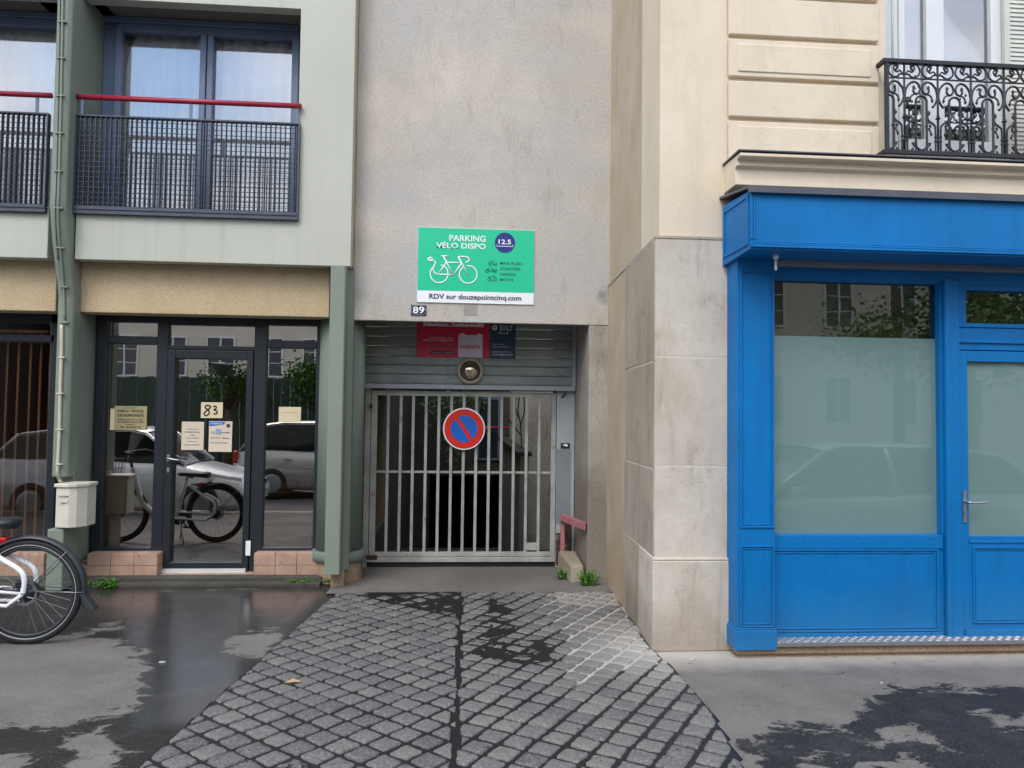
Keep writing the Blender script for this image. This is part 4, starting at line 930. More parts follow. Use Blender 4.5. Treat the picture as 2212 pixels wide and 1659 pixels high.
# lock-side post with two paint tones
px0, px1 = g1 + .006, X(1240, 1000, YGA)
zpt = Z(1220, 838, YGA); zpm = Z(1218, 970, YGA); zpl = Z(1218, 1110, YGA)
PO = MB().box(px0, px1, YGA - .02, YGA + .12, 0, zs0 - .036).build('lock_post', 'guidep', GB, bevel=.004)
MB().box(px0 + .003, px1 - .035, YGA - .024, YGA - .019, zpl - .1, zpm).build('repainted_patch', 'guidep2', PO)
MB().box(px0 + .004, px1 - .08, YGA - .026, YGA - .018, .02, .35).box(px1 - .1, px1 - .02, YGA - .028, YGA - .018, .02, .5).build('rust_patch', 'rust', PO, bevel=.012)
def sticker(u, v, w_, h_, mat, label):
    x = X(u, v, YGA - .021); z = Z(u, v, YGA - .021); MB().box(x - w_ / 2, x + w_ / 2, YGA - .0265, YGA - .0252, z - h_ / 2, z + h_ / 2).build('sticker', mat, label=label, cat='sticker')
    return x, z
x, z = sticker(1221, 963, .095, .055, 'ink', 'black sticker with a white drawing on the grey post right of the gate')
MB().prism([(x - .03, z), (x - .01, z + .02), (x + .02, z + .014), (x + .028, z - .002), (x + .005, z - .008), (x - .01, z + .004)], 'y', YGA - .029, YGA - .027).build('drawing', 'signw', bpy.data.objects['sticker'])
x, z = sticker(1215, 852, .085, .04, 'ringm', 'torn half-peeled sticker at the top of the grey post')
MB().hexa([(x - .02, YGA - .029, z - .03), (x + .0, YGA - .029, z - .04), (x + .045, YGA - .029, z + .005), (x + .03, YGA - .029, z + .018)], [(x - .02, YGA - .027, z - .03), (x + .0, YGA - .027, z - .04), (x + .045, YGA - .027, z + .005), (x + .03, YGA - .027, z + .018)]).build('tear', 'plast', bpy.data.objects['sticker.001'])
# posters on the shutter
yq = YSH - .012
def c5(x, y): return 857.2 + x / 6.667, 663.6 + y / 6.667
def P5(x, y, Y=yq): return at(*c5(x, y), Y)
zbt = mean(P5(290, 715).z, P5(1335, 738).z)
AD = empty('parking_advert', (P5(800, 720).x, yq, zbt), 'pink-red advertising panel with a phone drawing on the roller shutter', 'advert panel')
xa, xb, xc = P5(287, 500).x, P5(1335, 500).x, P5(1711, 500).x
MB().box(xa, xb, yq, yq + .004, zbt, zl + .2).build('panel', 'ppink', AD)
def T5(s, ax, bx, ay, by, mat, par, bold=.01): text(s, P5(ax, ay).x, P5(bx, ay).x, P5((ax + bx) / 2, by).z, P5((ax + bx) / 2, ay).z, yq - .004, mat, par, bold=bold, tilt=0)
zph = P5(1060, 380).z
MB().box(P5(382, 250).x, P5(1250, 250).x, yq - .0025, yq - .0005, P5(800, 278).z, zl + .12).build('white_band', 'pwhite', AD)
T5('Parking à louer', 430, 1195, 150, 272, 'ppink', AD, .035)
phx0, phx1 = P5(885, 500).x, P5(1235, 500).x
prf = [(phx0, zbt + .004), (phx1, zbt + .004)] + [(phx1 - .03 + .03 * math.cos(a), zph - .03 + .03 * math.sin(a)) for a in [R_(k) for k in (0, 30, 60, 90)]]
nx0, nx1 = phx0 + (phx1 - phx0) * .25, phx0 + (phx1 - phx0) * .78
prf += [(nx1, zph), (nx1 - .008, zph - .016), (nx0 + .008, zph - .016), (nx0, zph)] + [(phx0 + .03 + .03 * math.cos(a), zph - .03 + .03 * math.sin(a)) for a in [R_(k) for k in (90, 120, 150, 180)]]
MB().prism(prf, 'y', yq - .0035, yq - .0005).build('phone_drawing', 'pwhite', AD)
T5('yespark', 905, 1208, 535, 610, 'ppink', AD, .02)
T5('Votre parking au mois.', 458, 820, 430, 460, 'pwhite', AD)
T5('Facile et sans engagement.', 380, 820, 462, 492, 'pwhite', AD)
T5('Louez-le sur Yespark.fr', 515, 818, 530, 556, 'pink', AD, 0)
T5("ou téléchargez l'application.", 425, 818, 562, 588, 'pink', AD, 0)
for a, b, s in ((485, 637, 'App Store'), (660, 815, 'Google Play')):
    MB().box(P5(a, 650).x, P5(b, 650).x, yq - .0025, yq - .0005, P5(a, 673).z, P5(a, 627).z).build('badge', 'pdark', AD); T5(s, a + 35, b - 8, 645, 668, 'pwhite', AD, .0)
A2 = empty('charging_advert', ((xb + xc) / 2, yq, zbt), 'petrol blue charging advert next to the pink-red panel on the shutter', 'advert panel')
MB().box(xb + .002, xc, yq, yq + .004, zbt - .003, zl + .2).build('panel', 'pnavy', A2)
T5('Pour équiper', 1372, 1558, 522, 550, 'pwhite', A2, 0); T5('votre parking en', 1372, 1616, 556, 588, 'pwhite', A2, 0)
T5('contactez-nous à', 1372, 1635, 628, 656, 'pwhite', A2, 0); T5('recharge@yespark.fr', 1372, 1672, 668, 704, 'pwhite', A2, .02)
pc = P5(1410, 295); MB().lathe([(.028, 0), (.028, -.003)], (pc.x, yq - .0005, pc.z), 'y', 24).build('plus_badge', 'pwhite', A2)
MB().box(pc.x - .012, pc.x + .012, yq - .006, yq - .004, pc.z - .003, pc.z + .003).box(pc.x - .003, pc.x + .003, yq - .006, yq - .0041, pc.z - .012, pc.z + .012).build('plus_sign', 'pnavy', A2)
ic = MB(); q5 = lambda l: [P5(a, b, yq - .002) for a, b in l]
ic.tube(q5([(1460, 375), (1615, 378)]), .004, 6).tube(q5([(1492, 200), (1492, 372)]), .004, 6).tube(q5([(1592, 200), (1592, 372)]), .004, 6)
ic.tube(smooth_path(q5([(1592, 305), (1620, 335), (1642, 330), (1640, 300), (1625, 270), (1650, 285), (1660, 255), (1660, 200)]), 4), .004, 6)
pc = P5(1540, 298, yq - .002); ic.tube(arc(pc.x, pc.z, .024, 0, 345, 20, pc.y), .003, 6, closed=True).tube(q5([(1545, 280), (1530, 300), (1552, 298), (1536, 320)]), .003, 6)
ic.build('charging_icon', 'pwhite', A2)
# round lamp under the posters
lc = at(1015.5, 801.5, YSH - .03)
LP = empty('bulkhead_lamp', (lc.x, YSH - .02, lc.z - .135), 'round domed metal lamp with cream rim on the shutter above the gate', 'wall lamp')
MB().lathe([(.135, .02), (.135, -.012), (.125, -.022), (.098, -.022), (.096, -.005)], (lc.x, YSH - .03, lc.z), 'y', 48).build('rim', 'ringm', LP)
MB().lathe([(.098, -.01), (.098, -.028), (.091, -.034), (.089, -.02)], (lc.x, YSH - .03, lc.z), 'y', 40).build('clamp_ring', 'rust', LP)
MB().lathe([(.089 * math.sin(R_(a)), -.02 - .062 * math.cos(R_(a))) for a in (90, 78, 66, 54, 42, 30, 18, 8, 1)], (lc.x, YSH - .03, lc.z), 'y', 40).build('dome', 'chrome', LP)
# no-parking sign on the gate
sc = at(1002.5, 926.5, YGA - .06)
NP = empty('no_parking_sign', (sc.x, YGA - .05, sc.z - .21), 'round red and blue no-parking sign fixed to the gate bars', 'traffic sign')
ys_ = YGA - .05
MB().lathe([(.212, .03), (.214, 0), (.208, -.004), (.203, -.001)], (sc.x, ys_, sc.z), 'y', 64).build('backing', 'signw', NP)
MB().lathe([(.200, -.001), (.200, -.0035)], (sc.x, ys_, sc.z), 'y', 64).build('red_disc', 'red', NP)
for s_ in (1, -1):   # two blue segments either side of the bar
    r = .135; hw = .020; a0 = math.asin(hw / r); pts = []
    ang = R_(-55.5)
    for k in range(25):
        a = a0 + (math.pi - 2 * a0) * k / 24; lx_, lz_ = r * math.cos(a), r * math.sin(a) * s_
        pts.append((sc.x + lx_ * math.cos(ang) - lz_ * math.sin(ang), sc.z + lx_ * math.sin(ang) + lz_ * math.cos(ang)))
    MB().prism(pts, 'y', ys_ - .006, ys_ - .004).build('blue_field', 'tblue', NP)
# sign plate 12.5
def c7(x, y): return 829.5 + x / 4.0, 442.4 + y / 4.0
ysn = YG - .012
def P7(x, y, Y=None): return at(*c7(x, y), Y or ysn - .003)
sx0, sx1 = mean(P7(296, 190).x, P7(284, 838).x), mean(P7(1300, 222).x, P7(1293, 865).x)
sz0, sz1 = mean(P7(284, 838).z, P7(1293, 865).z), mean(P7(296, 190).z, P7(1300, 222).z)
SG = empty('parking_sign', ((sx0 + sx1) / 2, ysn, sz0), 'turquoise bicycle parking sign with white footer on the roughcast wall', 'sign')
MB().box(sx0, sx1, ysn, ysn + .010, sz0, sz1).build('board', 'signw', SG, bevel=.001)
zsp = mean(P7(290, 737).z, P7(1296, 760).z)
MB().box(sx0 + .002, sx1 - .002, ysn - .002, ysn - .0002, zsp, sz1 - .002).build('turquoise_field', 'signg', SG)
yi = ysn - .003
def T7(s, ax, bx, ay, by, mat, bold=.03): text(s, P7(ax, ay).x, P7(bx, ay).x, P7((ax + bx) / 2, by).z, P7((ax + bx) / 2, ay).z, yi - .001, mat, SG, bold=bold)
MB().box(P7(455, 370).x, P7(640, 370).x, yi, yi + .0008, P7(548, 377).z, P7(548, 360).z).build('underline', 'signdg', SG)
T7('PARKING', 565, 880, 264, 316, 'signw', .015)
T7('VÉLO DISPO', 452, 880, 318, 378, 'signw', .015)
cc_ = P7(1045, 328); MB().lathe([(.0945, -.001), (.0945, -.0025)], (cc_.x, yi + .001, cc_.z), 'y', 48).build('roundel', 'signdb', SG)
text('12.5', P7(990, 300).x, P7(1098, 300).x, P7(1045, 342).z, P7(1045, 300).z, yi - .004, 'signw', SG, bold=.02)
q = lambda l: [P7(a, b, yi - .003) for a, b in l]
MB().tube(q([(976, 345), (976, 358), (1114, 361), (1114, 348)]), .0035, 6, flat=.4).build('bracket_mark', 'signw', SG)
for s, b, y_ in (('MAIS AUSSI :', 1208, 507), ('SCOOTERS', 1176, 554), ('CARGOS', 1137, 601), ('MOTOS', 1117, 648)): T7(s, 1003, b, y_ - 12, y_ + 12, 'signdg', .01)
T7('RDV sur douzepointcinq.com', 390, 1186, 776, 832, 'signtx', .02)
bk = MB(); yk = yi - .002
def pl(l, r=.0058, sm=False, closed=False):
    p = [P7(a, b, yk) for a, b in l]; bk.tube(smooth_path(p, 5, closed) if sm else p, r, 8, closed=closed, flat=.35)
def circ(cx, cy, r, a0, a1, rr=.0058):
    pl([(cx + r * math.cos(R_(a)), cy - r * math.sin(R_(a))) for a in [a0 + (a1 - a0) * k / 24 for k in range(25)]], rr)
circ(477, 597, 77, 80, -240 + 0); circ(477, 597, 77, 80, 60)
circ(477, 597, 77, 48, 5); circ(728, 603, 76, 100, -235)
pl([(493, 441), (560, 443)]); pl([(512, 443), (600, 605)]); pl([(540, 497), (468, 600)]); pl([(468, 600), (600, 605)]); pl([(600, 605), (672, 503)]); pl([(535, 497), (675, 502)])
pl([(640, 447), (728, 606)]); pl([(640, 447), (700, 449), (730, 458), (736, 480), (715, 496), (703, 494)], sm=True)
pl([(468, 600), (440, 590), (425, 560), (432, 530), (445, 505), (440, 490), (425, 482)], sm=True)
bk.build('bicycle_icon', 'signw', SG)
bk = MB()
circ(402, 470, 14, 0, 350, .007); pl([(376, 458), (390, 462)], .004); pl([(374, 474), (390, 476)], .004); pl([(408, 470), (430, 484)], .006)
bk.build('plug_icon', 'signw', SG)
def icon(parts, nm):
    global bk
    bk = MB()
    for p in parts:
        if p[0] == 'c': circ(p[1], p[2], p[3], 0, 345, .0022)
        else: pl(p[1], .0022, sm=len(p[1]) > 3)
    bk.build(nm, 'signdg', SG)
icon([('c', 917, 515, 9), ('c', 966, 518, 8), ('l', [(903, 512), (908, 495), (930, 490), (938, 512), (952, 512), (945, 485), (952, 478)]), ('l', [(952, 512), (972, 510), (976, 500)])], 'scooter_icon')
icon([('c', 890, 572, 13), ('c', 960, 576, 10), ('l', [(890, 572), (898, 548), (915, 576), (960, 576)]), ('l', [(925, 560), (930, 546), (942, 572)]), ('l', [(930, 560), (976, 560), (970, 574)])], 'cargo_icon')
icon([('c', 910, 645, 13), ('c', 962, 645, 13), ('l', [(900, 618), (915, 625), (935, 620), (950, 612), (965, 628)]), ('l', [(915, 640), (930, 652), (948, 650), (955, 625)])], 'motorcycle_icon')
# house number
nc = P7(299, 909); 
HN = empty('house_number', (nc.x, ysn, nc.z - .047), 'navy enamel plate with white number 89 below the turquoise sign', 'number plate')
MB().box(nc.x - .07, nc.x + .07, ysn, ysn + .010, nc.z - .047, nc.z + .047).build('plate', 'enamel', HN, bevel=.004)
text('89', nc.x - .052, nc.x + .052, nc.z - .032, nc.z + .032, ysn - .002, 'signw', HN, bold=.02)
fr = MB()
for a, b in (((-.045, -.042), (.045, -.042)), ((-.045, .042), (.045, .042)), ((-.065, -.025), (-.065, .025)), ((.065, -.025), (.065, .025))):
    fr.tube([(nc.x + a[0], ysn - .0005, nc.z + a[1]), (nc.x + b[0], ysn - .0005, nc.z + b[1])], .0016, 6)
for sx in (-1, 1):
    for sz in (-1, 1): fr.tube([(nc.x + sx * .045, ysn - .0005, nc.z + sz * .042), (nc.x + sx * .052, ysn - .0005, nc.z + sz * .031), (nc.x + sx * .065, ysn - .0005, nc.z + sz * .025)], .0016, 6)
fr.build('border_line', 'refl', HN)
pc0, pc1 = P7(690, 868), P7(808, 955)
MB().box(pc0.x, pc1.x, YG - .0025, YG + .01, pc1.z, sz0 + .03).build('mortar_patch', simple('old_mortar', C('a19e98'), .9, 0, .2, 8, bump=.4, bs=30), GB)
# pink guard rail and stone block right of the gate
GR = empty('guard_rail', (X(1215, 1235, 7.66), 7.66, 0), 'flaking pink metal guard bar in the corner right of the gate', 'guard rail')
gpx = mean(X(1215, 1120, 7.68), X(1215, 1230, 7.68)); gzt2 = Z(1212, 1111, 7.68)
MB().box(gpx - .02, gpx + .02, 7.66, 7.70, .0, gzt2 - .05).build('post', 'pink', GR, bevel=.004)
MB().hexa([(gpx - .03, 7.655, gzt2 - .06), (gpx + .03, 7.72, gzt2 - .06), (gpx + .03, 7.72, gzt2), (gpx - .03, 7.655, gzt2)],
          [(xj - .02, YG - .0, Z(1265, 1147, YG)), (xj + .0, YG + .05, Z(1265, 1147, YG)), (xj + .0, YG + .05, Z(1265, 1130, YG)), (xj - .02, YG, Z(1265, 1130, YG))]).build('bar', 'pink', GR, bevel=.004)
b0 = gnd(1232, 1266); 
sbx0, sbx1 = X(1232, 1250, 7.1), X(1262, 1250, 7.1)
MB().hexa([(sbx0, 7.08, 0), (sbx1, 7.08, 0), (sbx1 + .0, 7.62, 0), (sbx0 - .05, 7.62, 0)], [(sbx0 + .01, 7.10, Z(1245, 1222, 7.1)), (sbx1 - .005, 7.10, Z(1245, 1222, 7.1)), (sbx1 - .0, 7.62, .21), (sbx0 - .045, 7.62, .21)]).build('stone_block', 'kerbst', bevel=.018, label='small mossy stone kerb block at the foot of the garage jamb', cat='stone block')

# ================================================================== CORNER BUILDING (right)
CB = empty('corner_building', (3.5, 7, 0), 'cream stone building with limestone base projecting on the right', 'building')
XE = 9.0
zb = [Z(1480, v, YS) for v in (511, 771, 1007)]; zpl_ = Z(1480, 1205, YS - .03)
xsr = X(1578, 1000, YS) + .12
def ret(y, off=0): return 1.355 + (y - YS) * .042 - off
# lower stone courses, front and return in one block each
zs = [zpl_, zb[2], zb[1], zb[0]]
for k in range(3):
    a, b = zs[k] + .004, zs[k + 1] - .004
    MB().prism([(ret(YS), YS), (xsr, YS), (xsr, YS + .3), (ret(YS + .72) + .02, YS + .72), (ret(YS + .72), YS + .72)], 'z', a, b).build('stone_course', 'stone', CB, bevel=.005)
MB().prism([(ret(YS) + .001, YS + .001), (xsr, YS + .001), (xsr, YS + .3), (ret(YS + .72) + .03, YS + .72), (ret(YS + .72) + .001, YS + .72)], 'z', zs[0] - .01, zs[-1] - .03).build('mortar_joints', 'mortar', CB)
# side stones, slightly different faces (rough, greyer), and rendered strip towards the garage
ysd = onx(1352, 900, ret(6.1)).y
for k, (a, b) in enumerate(((zpl_ - .6 + .55, zpl_), (zpl_, zb[2] - .02), (zb[2] - .02, zb[1] - .03), (zb[1] - .03, zb[0] - .0))):
    y_ = ysd + (-.05, .03, -.02, .04)[k]
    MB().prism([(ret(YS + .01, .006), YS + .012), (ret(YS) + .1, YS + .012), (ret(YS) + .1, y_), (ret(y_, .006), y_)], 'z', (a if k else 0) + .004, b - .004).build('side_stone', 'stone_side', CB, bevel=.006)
zled = lambda y: zb[0]
MB().prism([(ret(YS + .02, .004), YS + .03), (ret(YS) + .08, YS + .03), (ret(ysd) + .1, ysd - .06), (ret(ysd, .004), ysd - .06)], 'z', .02, zb[0] - .03).build('mortar_joints', 'mortar', CB)
MB().prism([(ret(YS + .5, 0), YS + .5), (ret(YS) + .2, YS + .5), (ret(7.1) + .12, 7.12), (ret(7.1), 7.12)], 'z', 0, zb[0] - .02).build('side_render', 'render', CB)
MB().prism([(ret(YS, .018), YS - .03), (xsr, YS - .03), (xsr, YS + .3), (ret(YS + .3) + .1, YS + .3), (ret(YS + .5, .007), YS + .5)], 'z', 0, zpl_ - .02).prism([(ret(YS, .018) + .001, YS - .029), (xsr, YS - .029), (xsr, YS + .2), (ret(YS) + .1, YS + .3), (ret(YS + .49, .01), YS + .49)], 'z', zpl_ - .02, zpl_ - .004).build('plinth', 'stone', CB, bevel=.012)
# upper painted wall
U = .03
MB().prism([(ret(YS) + U, YS + .02), (1.9, YS + .02), (2.4, YS + .4), (ret(7.1) + .3, 7.12), (ret(7.1) + U - .01, 7.12)], 'z', zb[0] - .01, 9.4).build('upper_wall', 'cream', CB, bevel=.006)
ycr = onx(1378, 300, ret(5.6)).y
MB().prism([(ret(ycr) + U - .004, ycr), (ret(ycr) + U + .05, ycr), (ret(7.1) + .1, 7.115), (ret(7.1) + U - .016, 7.115)], 'z', zb[0] + .02, 9.3).build('unpainted_strip', 'render', CB)
MB().prism([(ret(YS, .005), YS - .005), (xsr, YS - .005), (xsr, YS + .06), (ret(YS + .1), YS + .06), (ret(7.1, -.01), 7.12), (ret(7.1, .005), 7.12)], 'z', zb[0] - .018, zb[0] + .004).build('stone_ledge', 'stone_side', CB, bevel=.004)
# bossed courses
YC = YS + .02
bx0, bx1 = mean(X(1571, 80, YC), X(1571, 255, YC)), mean(X(1892, 95, YC), X(1892, 260, YC))
gv = [(Z(1730, 80 + 6, YC - .04), .02), (Z(1730, 172 + 4, YC - .04), .02), (Z(1730, 262, YC - .04), .02)]
zg = [g[0] for g in gv]; zc0 = Z(1730, 334, YC)
zlist = [zc0 - .3, zg[2], zg[1], zg[0], zg[0] + (zg[0] - zg[1]), zg[0] + 2 * (zg[0] - zg[1]), 9.3]
for k in range(6):
    a, b = zlist[k], zlist[k + 1]
    if k == 5: MB().box(bx0, bx1, YC - .04, YC + .1, a + .025, b).build('bossed_course', 'cream', CB, bevel=.006); continue
    m = MB().box(bx0, bx1, YC - .04, YC + .1, a + .018, b - .014)
    if k % 2 == 0: m.box(bx0 + .06, bx1 - .06, YC - .048, YC - .03, a + .05, b - .05)
    m.build('bossed_course', 'cream', CB, bevel=.006)
wxl = X(1912, 200, YC); wxw = X(1935, 200, YC + .25)
MB().box(bx0, wxl, YC - .008, YC + .05, zc0 - .3, 9.3).box(bx0 + .5, wxl, YC + .051, YC + .5, zc0 - .3, 9.3).build('front_wall', 'cream', CB, bevel=.004)
wxr = wxl + 1.35; zwt = 6.3; zws = Z(2100, 333, YC)
MB().box(wxr, XE, YC - .008, YC + .5, zc0 - .3, 9.3).box(wxl, wxr, YC - .007, YC + .5, zwt, 9.3).build('front_wall', 'cream', CB)
MB().box(1.5, XE, YC + .06, YC + .5, zb[0] - .2, zc0 - .02).build('front_wall', 'cream', CB)
# window with casement, pane and shutters
YWR = YC + .22
WN = MB().box(wxw, wxw + .02, YWR - .02, YWR + .06, zws, zwt).box(X(1998, 100, YWR), X(2036, 100, YWR), YWR - .02, YWR + .05, zws, zwt).box(X(2137, 100, YWR), X(2164, 100, YWR), YWR - .02, YWR + .05, zws, zwt)
WN.box(wxw, wxr, YWR - .01, YWR + .05, zws - .02, Z(2050, 304, YWR)).box(wxw + .02, wxw + .05, YWR - .01, YWR + .05, zws, zwt).box(wxw, wxr, YWR - .01, YWR + .05, zwt - .06, zwt)
WN.box(wxl - .0, wxw - .001, YWR - .005, YWR + .06, zws, zwt)
WNo = WN.build('casement_window', 'frame', CB, bevel=.006)
pane('window_pane', wxw + .05, X(1998, 100, YWR), Z(2050, 304, YWR), zwt - .06, YWR + .02, 'casglass', WNo)
pane('window_pane', X(2036, 100, YWR), X(2137, 100, YWR), Z(2050, 304, YWR), zwt - .06, YWR + .02, 'casglass', WNo)
pane('window_pane', X(2164, 100, YWR), wxr, Z(2050, 304, YWR), zwt - .06, YWR + .02, 'casglass', WNo)
curt = curtain(wxw + .06, X(2090, 100, YWR + .12), zws, zwt - .1, YWR + .14, 'white curtain behind the casement window above the blue shop', amp=.02, per=.15)
sx0_ = X(2092, 100, YWR + .08)
MB().box(wxw - .2, XE, YWR + .6, YWR + .7, zws - .3, 9).box(wxw - .2, XE, YWR + .06, YWR + .6, zws - .3, zws - .04).build('room_shell', 'inwall', CB)
sl_ = MB(); sa, sb = X(2166, 100, YWR - .04), X(2166, 100, YWR - .04) + .42
sl_.box(sa, sa + .045, YWR - .06, YWR - .03, zws + .02, zwt - .05).box(sb - .045, sb, YWR - .06, YWR - .03, zws + .02, zwt - .05)
z = zws + .05
while z < zwt - .1:
    sl_.hexa([(sa + .045, YWR - .054, z), (sb - .045, YWR - .054, z), (sb - .045, YWR - .046, z), (sa + .045, YWR - .046, z)], [(sa + .045, YWR - .044, z + .036), (sb - .045, YWR - .044, z + .036), (sb - .045, YWR - .036, z + .036), (sa + .045, YWR - .036, z + .036)]); z += .033
sl_.build('louvred_shutter', 'shut', CB)
MB().tube([(X(1931, 40, YC + .1), YC + .12, zws), (X(1931, 40, YC + .1), YC + .12, zwt)], .009, 8).build('shutter_rod', 'frame', CB)
# cornice and sloping zinc over the shop
Yc1 = YS * 585 / 619
cxl = X(1590, 340, Yc1 + .02) 
zc = lambda v, Y: mean(Z(1600, v, Y), Z(2212, v + {1: 19.5, 2: 21}.get(1) , Y))
zk = Z(1620, 330, Yc1)
cprof = [(YC + .06, zk + .012), (Yc1, zk + .0), (Yc1, zk - .02), (Yc1 + .06, zk - .03), (Yc1 + .055, Z(1620, 357, Yc1 + .05)), (Yc1 + .09, Z(1620, 366, Yc1 + .09)), (Yc1 + .085, Z(1620, 400, Yc1 + .09)), (YC + .06, Z(1620, 400, Yc1 + .09))]
cl = X(1599, 331, Yc1)
MB().prism(cprof, 'x', cl, XE).build('cornice', 'cream', CB, bevel=.003)
MB().box(cl - .012, XE, Yc1 - .006, YC + .02, zk + .012, zk + .020).build('cornice_flashing', 'zinc', CB)
YF = YS * 585 / 645
zft = Z(1621, 409, YF)
MB().prism([(YC + .07, zft + .10), (YC + .07, zft + .085), (YF - .03, zft - .0), (YF - .03, zft + .018)], 'x', X(1556, 420, YS) , XE).box(X(1556, 420, YS), XE, YF - .032, YF - .02, zft - .025, zft + .0).build('shop_roof_flashing', 'zinc', CB)
# ---- iron balcony rail
def cb(x, y): return 1880.2 + x / 6.667, 110.6 + y / 6.667
YR = YS - .10
def PB(x, y): return at(*cb(x, y), YR)
tl, tr = PB(235, 160), PB(2212, 235)
zrt = mean(PB(235, 160).z, PB(2212, 235).z); zrb = mean(PB(235, 1450).z, PB(2212, 1500).z)
bw = (PB(1925, 800).x - PB(490, 800).x) / 3; bxa = PB(490, 800).x; xe = PB(235, 800).x
BR = empty('balcony_railing', (xe + 1.2, YR, zrb), 'black wrought-iron scrollwork railing below the casement window', 'balcony railing')
sc_ = bw / 480.0
NB = 8
xend = bxa + bw * (NB - 1) + .12
fr = MB().box(xe - .03, xend, YR - .018, YR + .018, zrt - .01, zrt + .018).box(xe - .03, xend, YR - .016, YR + .016, zrb - .02, zrb + .008)
fr.box(xe - .03, xe + .0, YR + .0181, YC, zrt - .008, zrt + .016).box(xe - .03, xe, YR + .0161, YC, zrb - .018, zrb + .006)
zband = zrt - (385 - 165) * sc_
fr.box(xe + .01, xend, YR - .005, YR + .005, zband - .005, zband + .005).box(xe - .012, xe + .012, YR - .012, YR + .012, zrb + .008, zrt - .01)
fr.build('rail_frame', 'iron', BR, bevel=.002)
def unit(x0):
    mb = MB(); y = YR
    def L(pts, r=.0058, sm=True):
        p = [(x0 + a * sc_, y, zrt - (b - 165) * sc_) for a, b in pts]; mb.tube(smooth_path(p, 4) if sm else p, r * 1.3, 6)
    def blob(a, b, rx, rz, ry=.008):
        n = 8; P = [(x0 + a * sc_, y, zrt - (b - 165) * sc_ + (k / 6 - .5) * 2 * rz) for k in range(7)]
        mb.tube(P, [max(.001, rx * math.sin(math.pi * min(.98, max(.02, k / 6)))) for k in range(7)], n, flat=ry / rx if rx > ry else 1)
    L([(0, 170), (0, 1450)], .0062, False)
    for z_, r_, h_ in ((930, .018, .012), (900, .012, .006), (965, .011, .006), (860, .009, .01), (285, .009, .012), (320, .009, .008), (640, .010, .008)): blob(0, z_, r_, h_, r_)
    for s in (-1, 1):
        m_ = lambda l: [(s * a, b) for a, b in l]
        # scroll in the top band
        L(m_([(20, 330), (60, 280), (110, 300), (150, 255), (135, 215), (110, 225), (108, 265)]), .0045)
        L(m_([(108, 265), (90, 215), (130, 195), (190, 200), (222, 260), (215, 320), (165, 365), (105, 365), (60, 330), (20, 330)]), .0052)
        blob(s * 118, 268, .009, .012)
        # large C scroll
        L(m_([(75, 775), (40, 730), (12, 660), (12, 600), (30, 520), (80, 455), (140, 430), (195, 455), (225, 520), (205, 580), (160, 595), (128, 560), (135, 520)]), .0060)
        L(m_([(215, 560), (180, 600), (130, 605), (92, 640), (85, 680)]), .0048)
        blob(s * 135, 510, .011, .018); blob(s * 82, 685, .010, .016); blob(s * 72, 770, .012, .010)
        # bundle and lower arch
        L(m_([(38, 1445), (38, 1080), (60, 1020), (110, 985), (155, 1010), (165, 1060)]), .0056)
        L(m_([(100, 990), (140, 950), (150, 900), (130, 860)]), .005); blob(s * 132, 860, .013, .020)
        L(m_([(165, 1060), (130, 1080), (108, 1050), (115, 1020)]), .0042); blob(s * 112, 1035, .010, .016)
        L(m_([(160, 1070), (120, 1100), (100, 1150)]), .0042); blob(s * 100, 1150, .009, .016); blob(s * 165, 1040, .013, .014)
        L(m_([(38, 1390), (60, 1430), (110, 1440), (150, 1410), (160, 1350), (120, 1300), (110, 1275)]), .005)
        L(m_([(150, 1400), (115, 1400), (100, 1370), (125, 1350)]), .0042); blob(s * 112, 1378, .010, .010); blob(s * 125, 1285, .011, .010)
    for zz in (1190, 1250, 1400): 
        zc_ = zrt - (zz - 165) * sc_; mb.box(x0 - .024, x0 + .024, y - .010, y + .010, zc_ - .004, zc_ + .004)
    return mb.build('scroll_panel', 'iron', BR, fix=False)
def hoop(xc):
    mb = MB(); p = []
    r = 78 * sc_; zt_ = zrt - (625 - 165) * sc_ - r; zb_ = zrb + .008 + r + .006
    p = [(xc + r * math.cos(R_(a)), YR, zt_ + r * math.sin(R_(a))) for a in range(0, 181, 15)] + [(xc + r * math.cos(R_(a)), YR, zb_ + r * math.sin(R_(a))) for a in range(180, 361, 15)]
    mb.tube(p, .008, 8, closed=True); return mb.build('hoop', 'iron', BR, fix=False)
u0 = unit(bxa); h0 = hoop(bxa + bw / 2); h1 = None
hr_ = 78 * sc_; hxm = xe + .012; hzt = zrt - (625 - 165) * sc_ - hr_; hzb = zrb + .014 + hr_
MB().tube([(hxm + hr_ * math.cos(R_(a)), YR, hzt + hr_ * math.sin(R_(a))) for a in range(90, -1, -15)] + [(hxm + hr_ * math.cos(R_(a)), YR, hzb + hr_ * math.sin(R_(a))) for a in range(0, -91, -15)], .0075, 8).build('half_hoop', 'iron', BR, fix=False)
for k in range(1, NB):
    for src in ((u0, h0) if k < NB - 1 else (u0,)):
        c = src.copy(); col.objects.link(c); c.parent = BR; c.location = (bw * k, 0, 0)

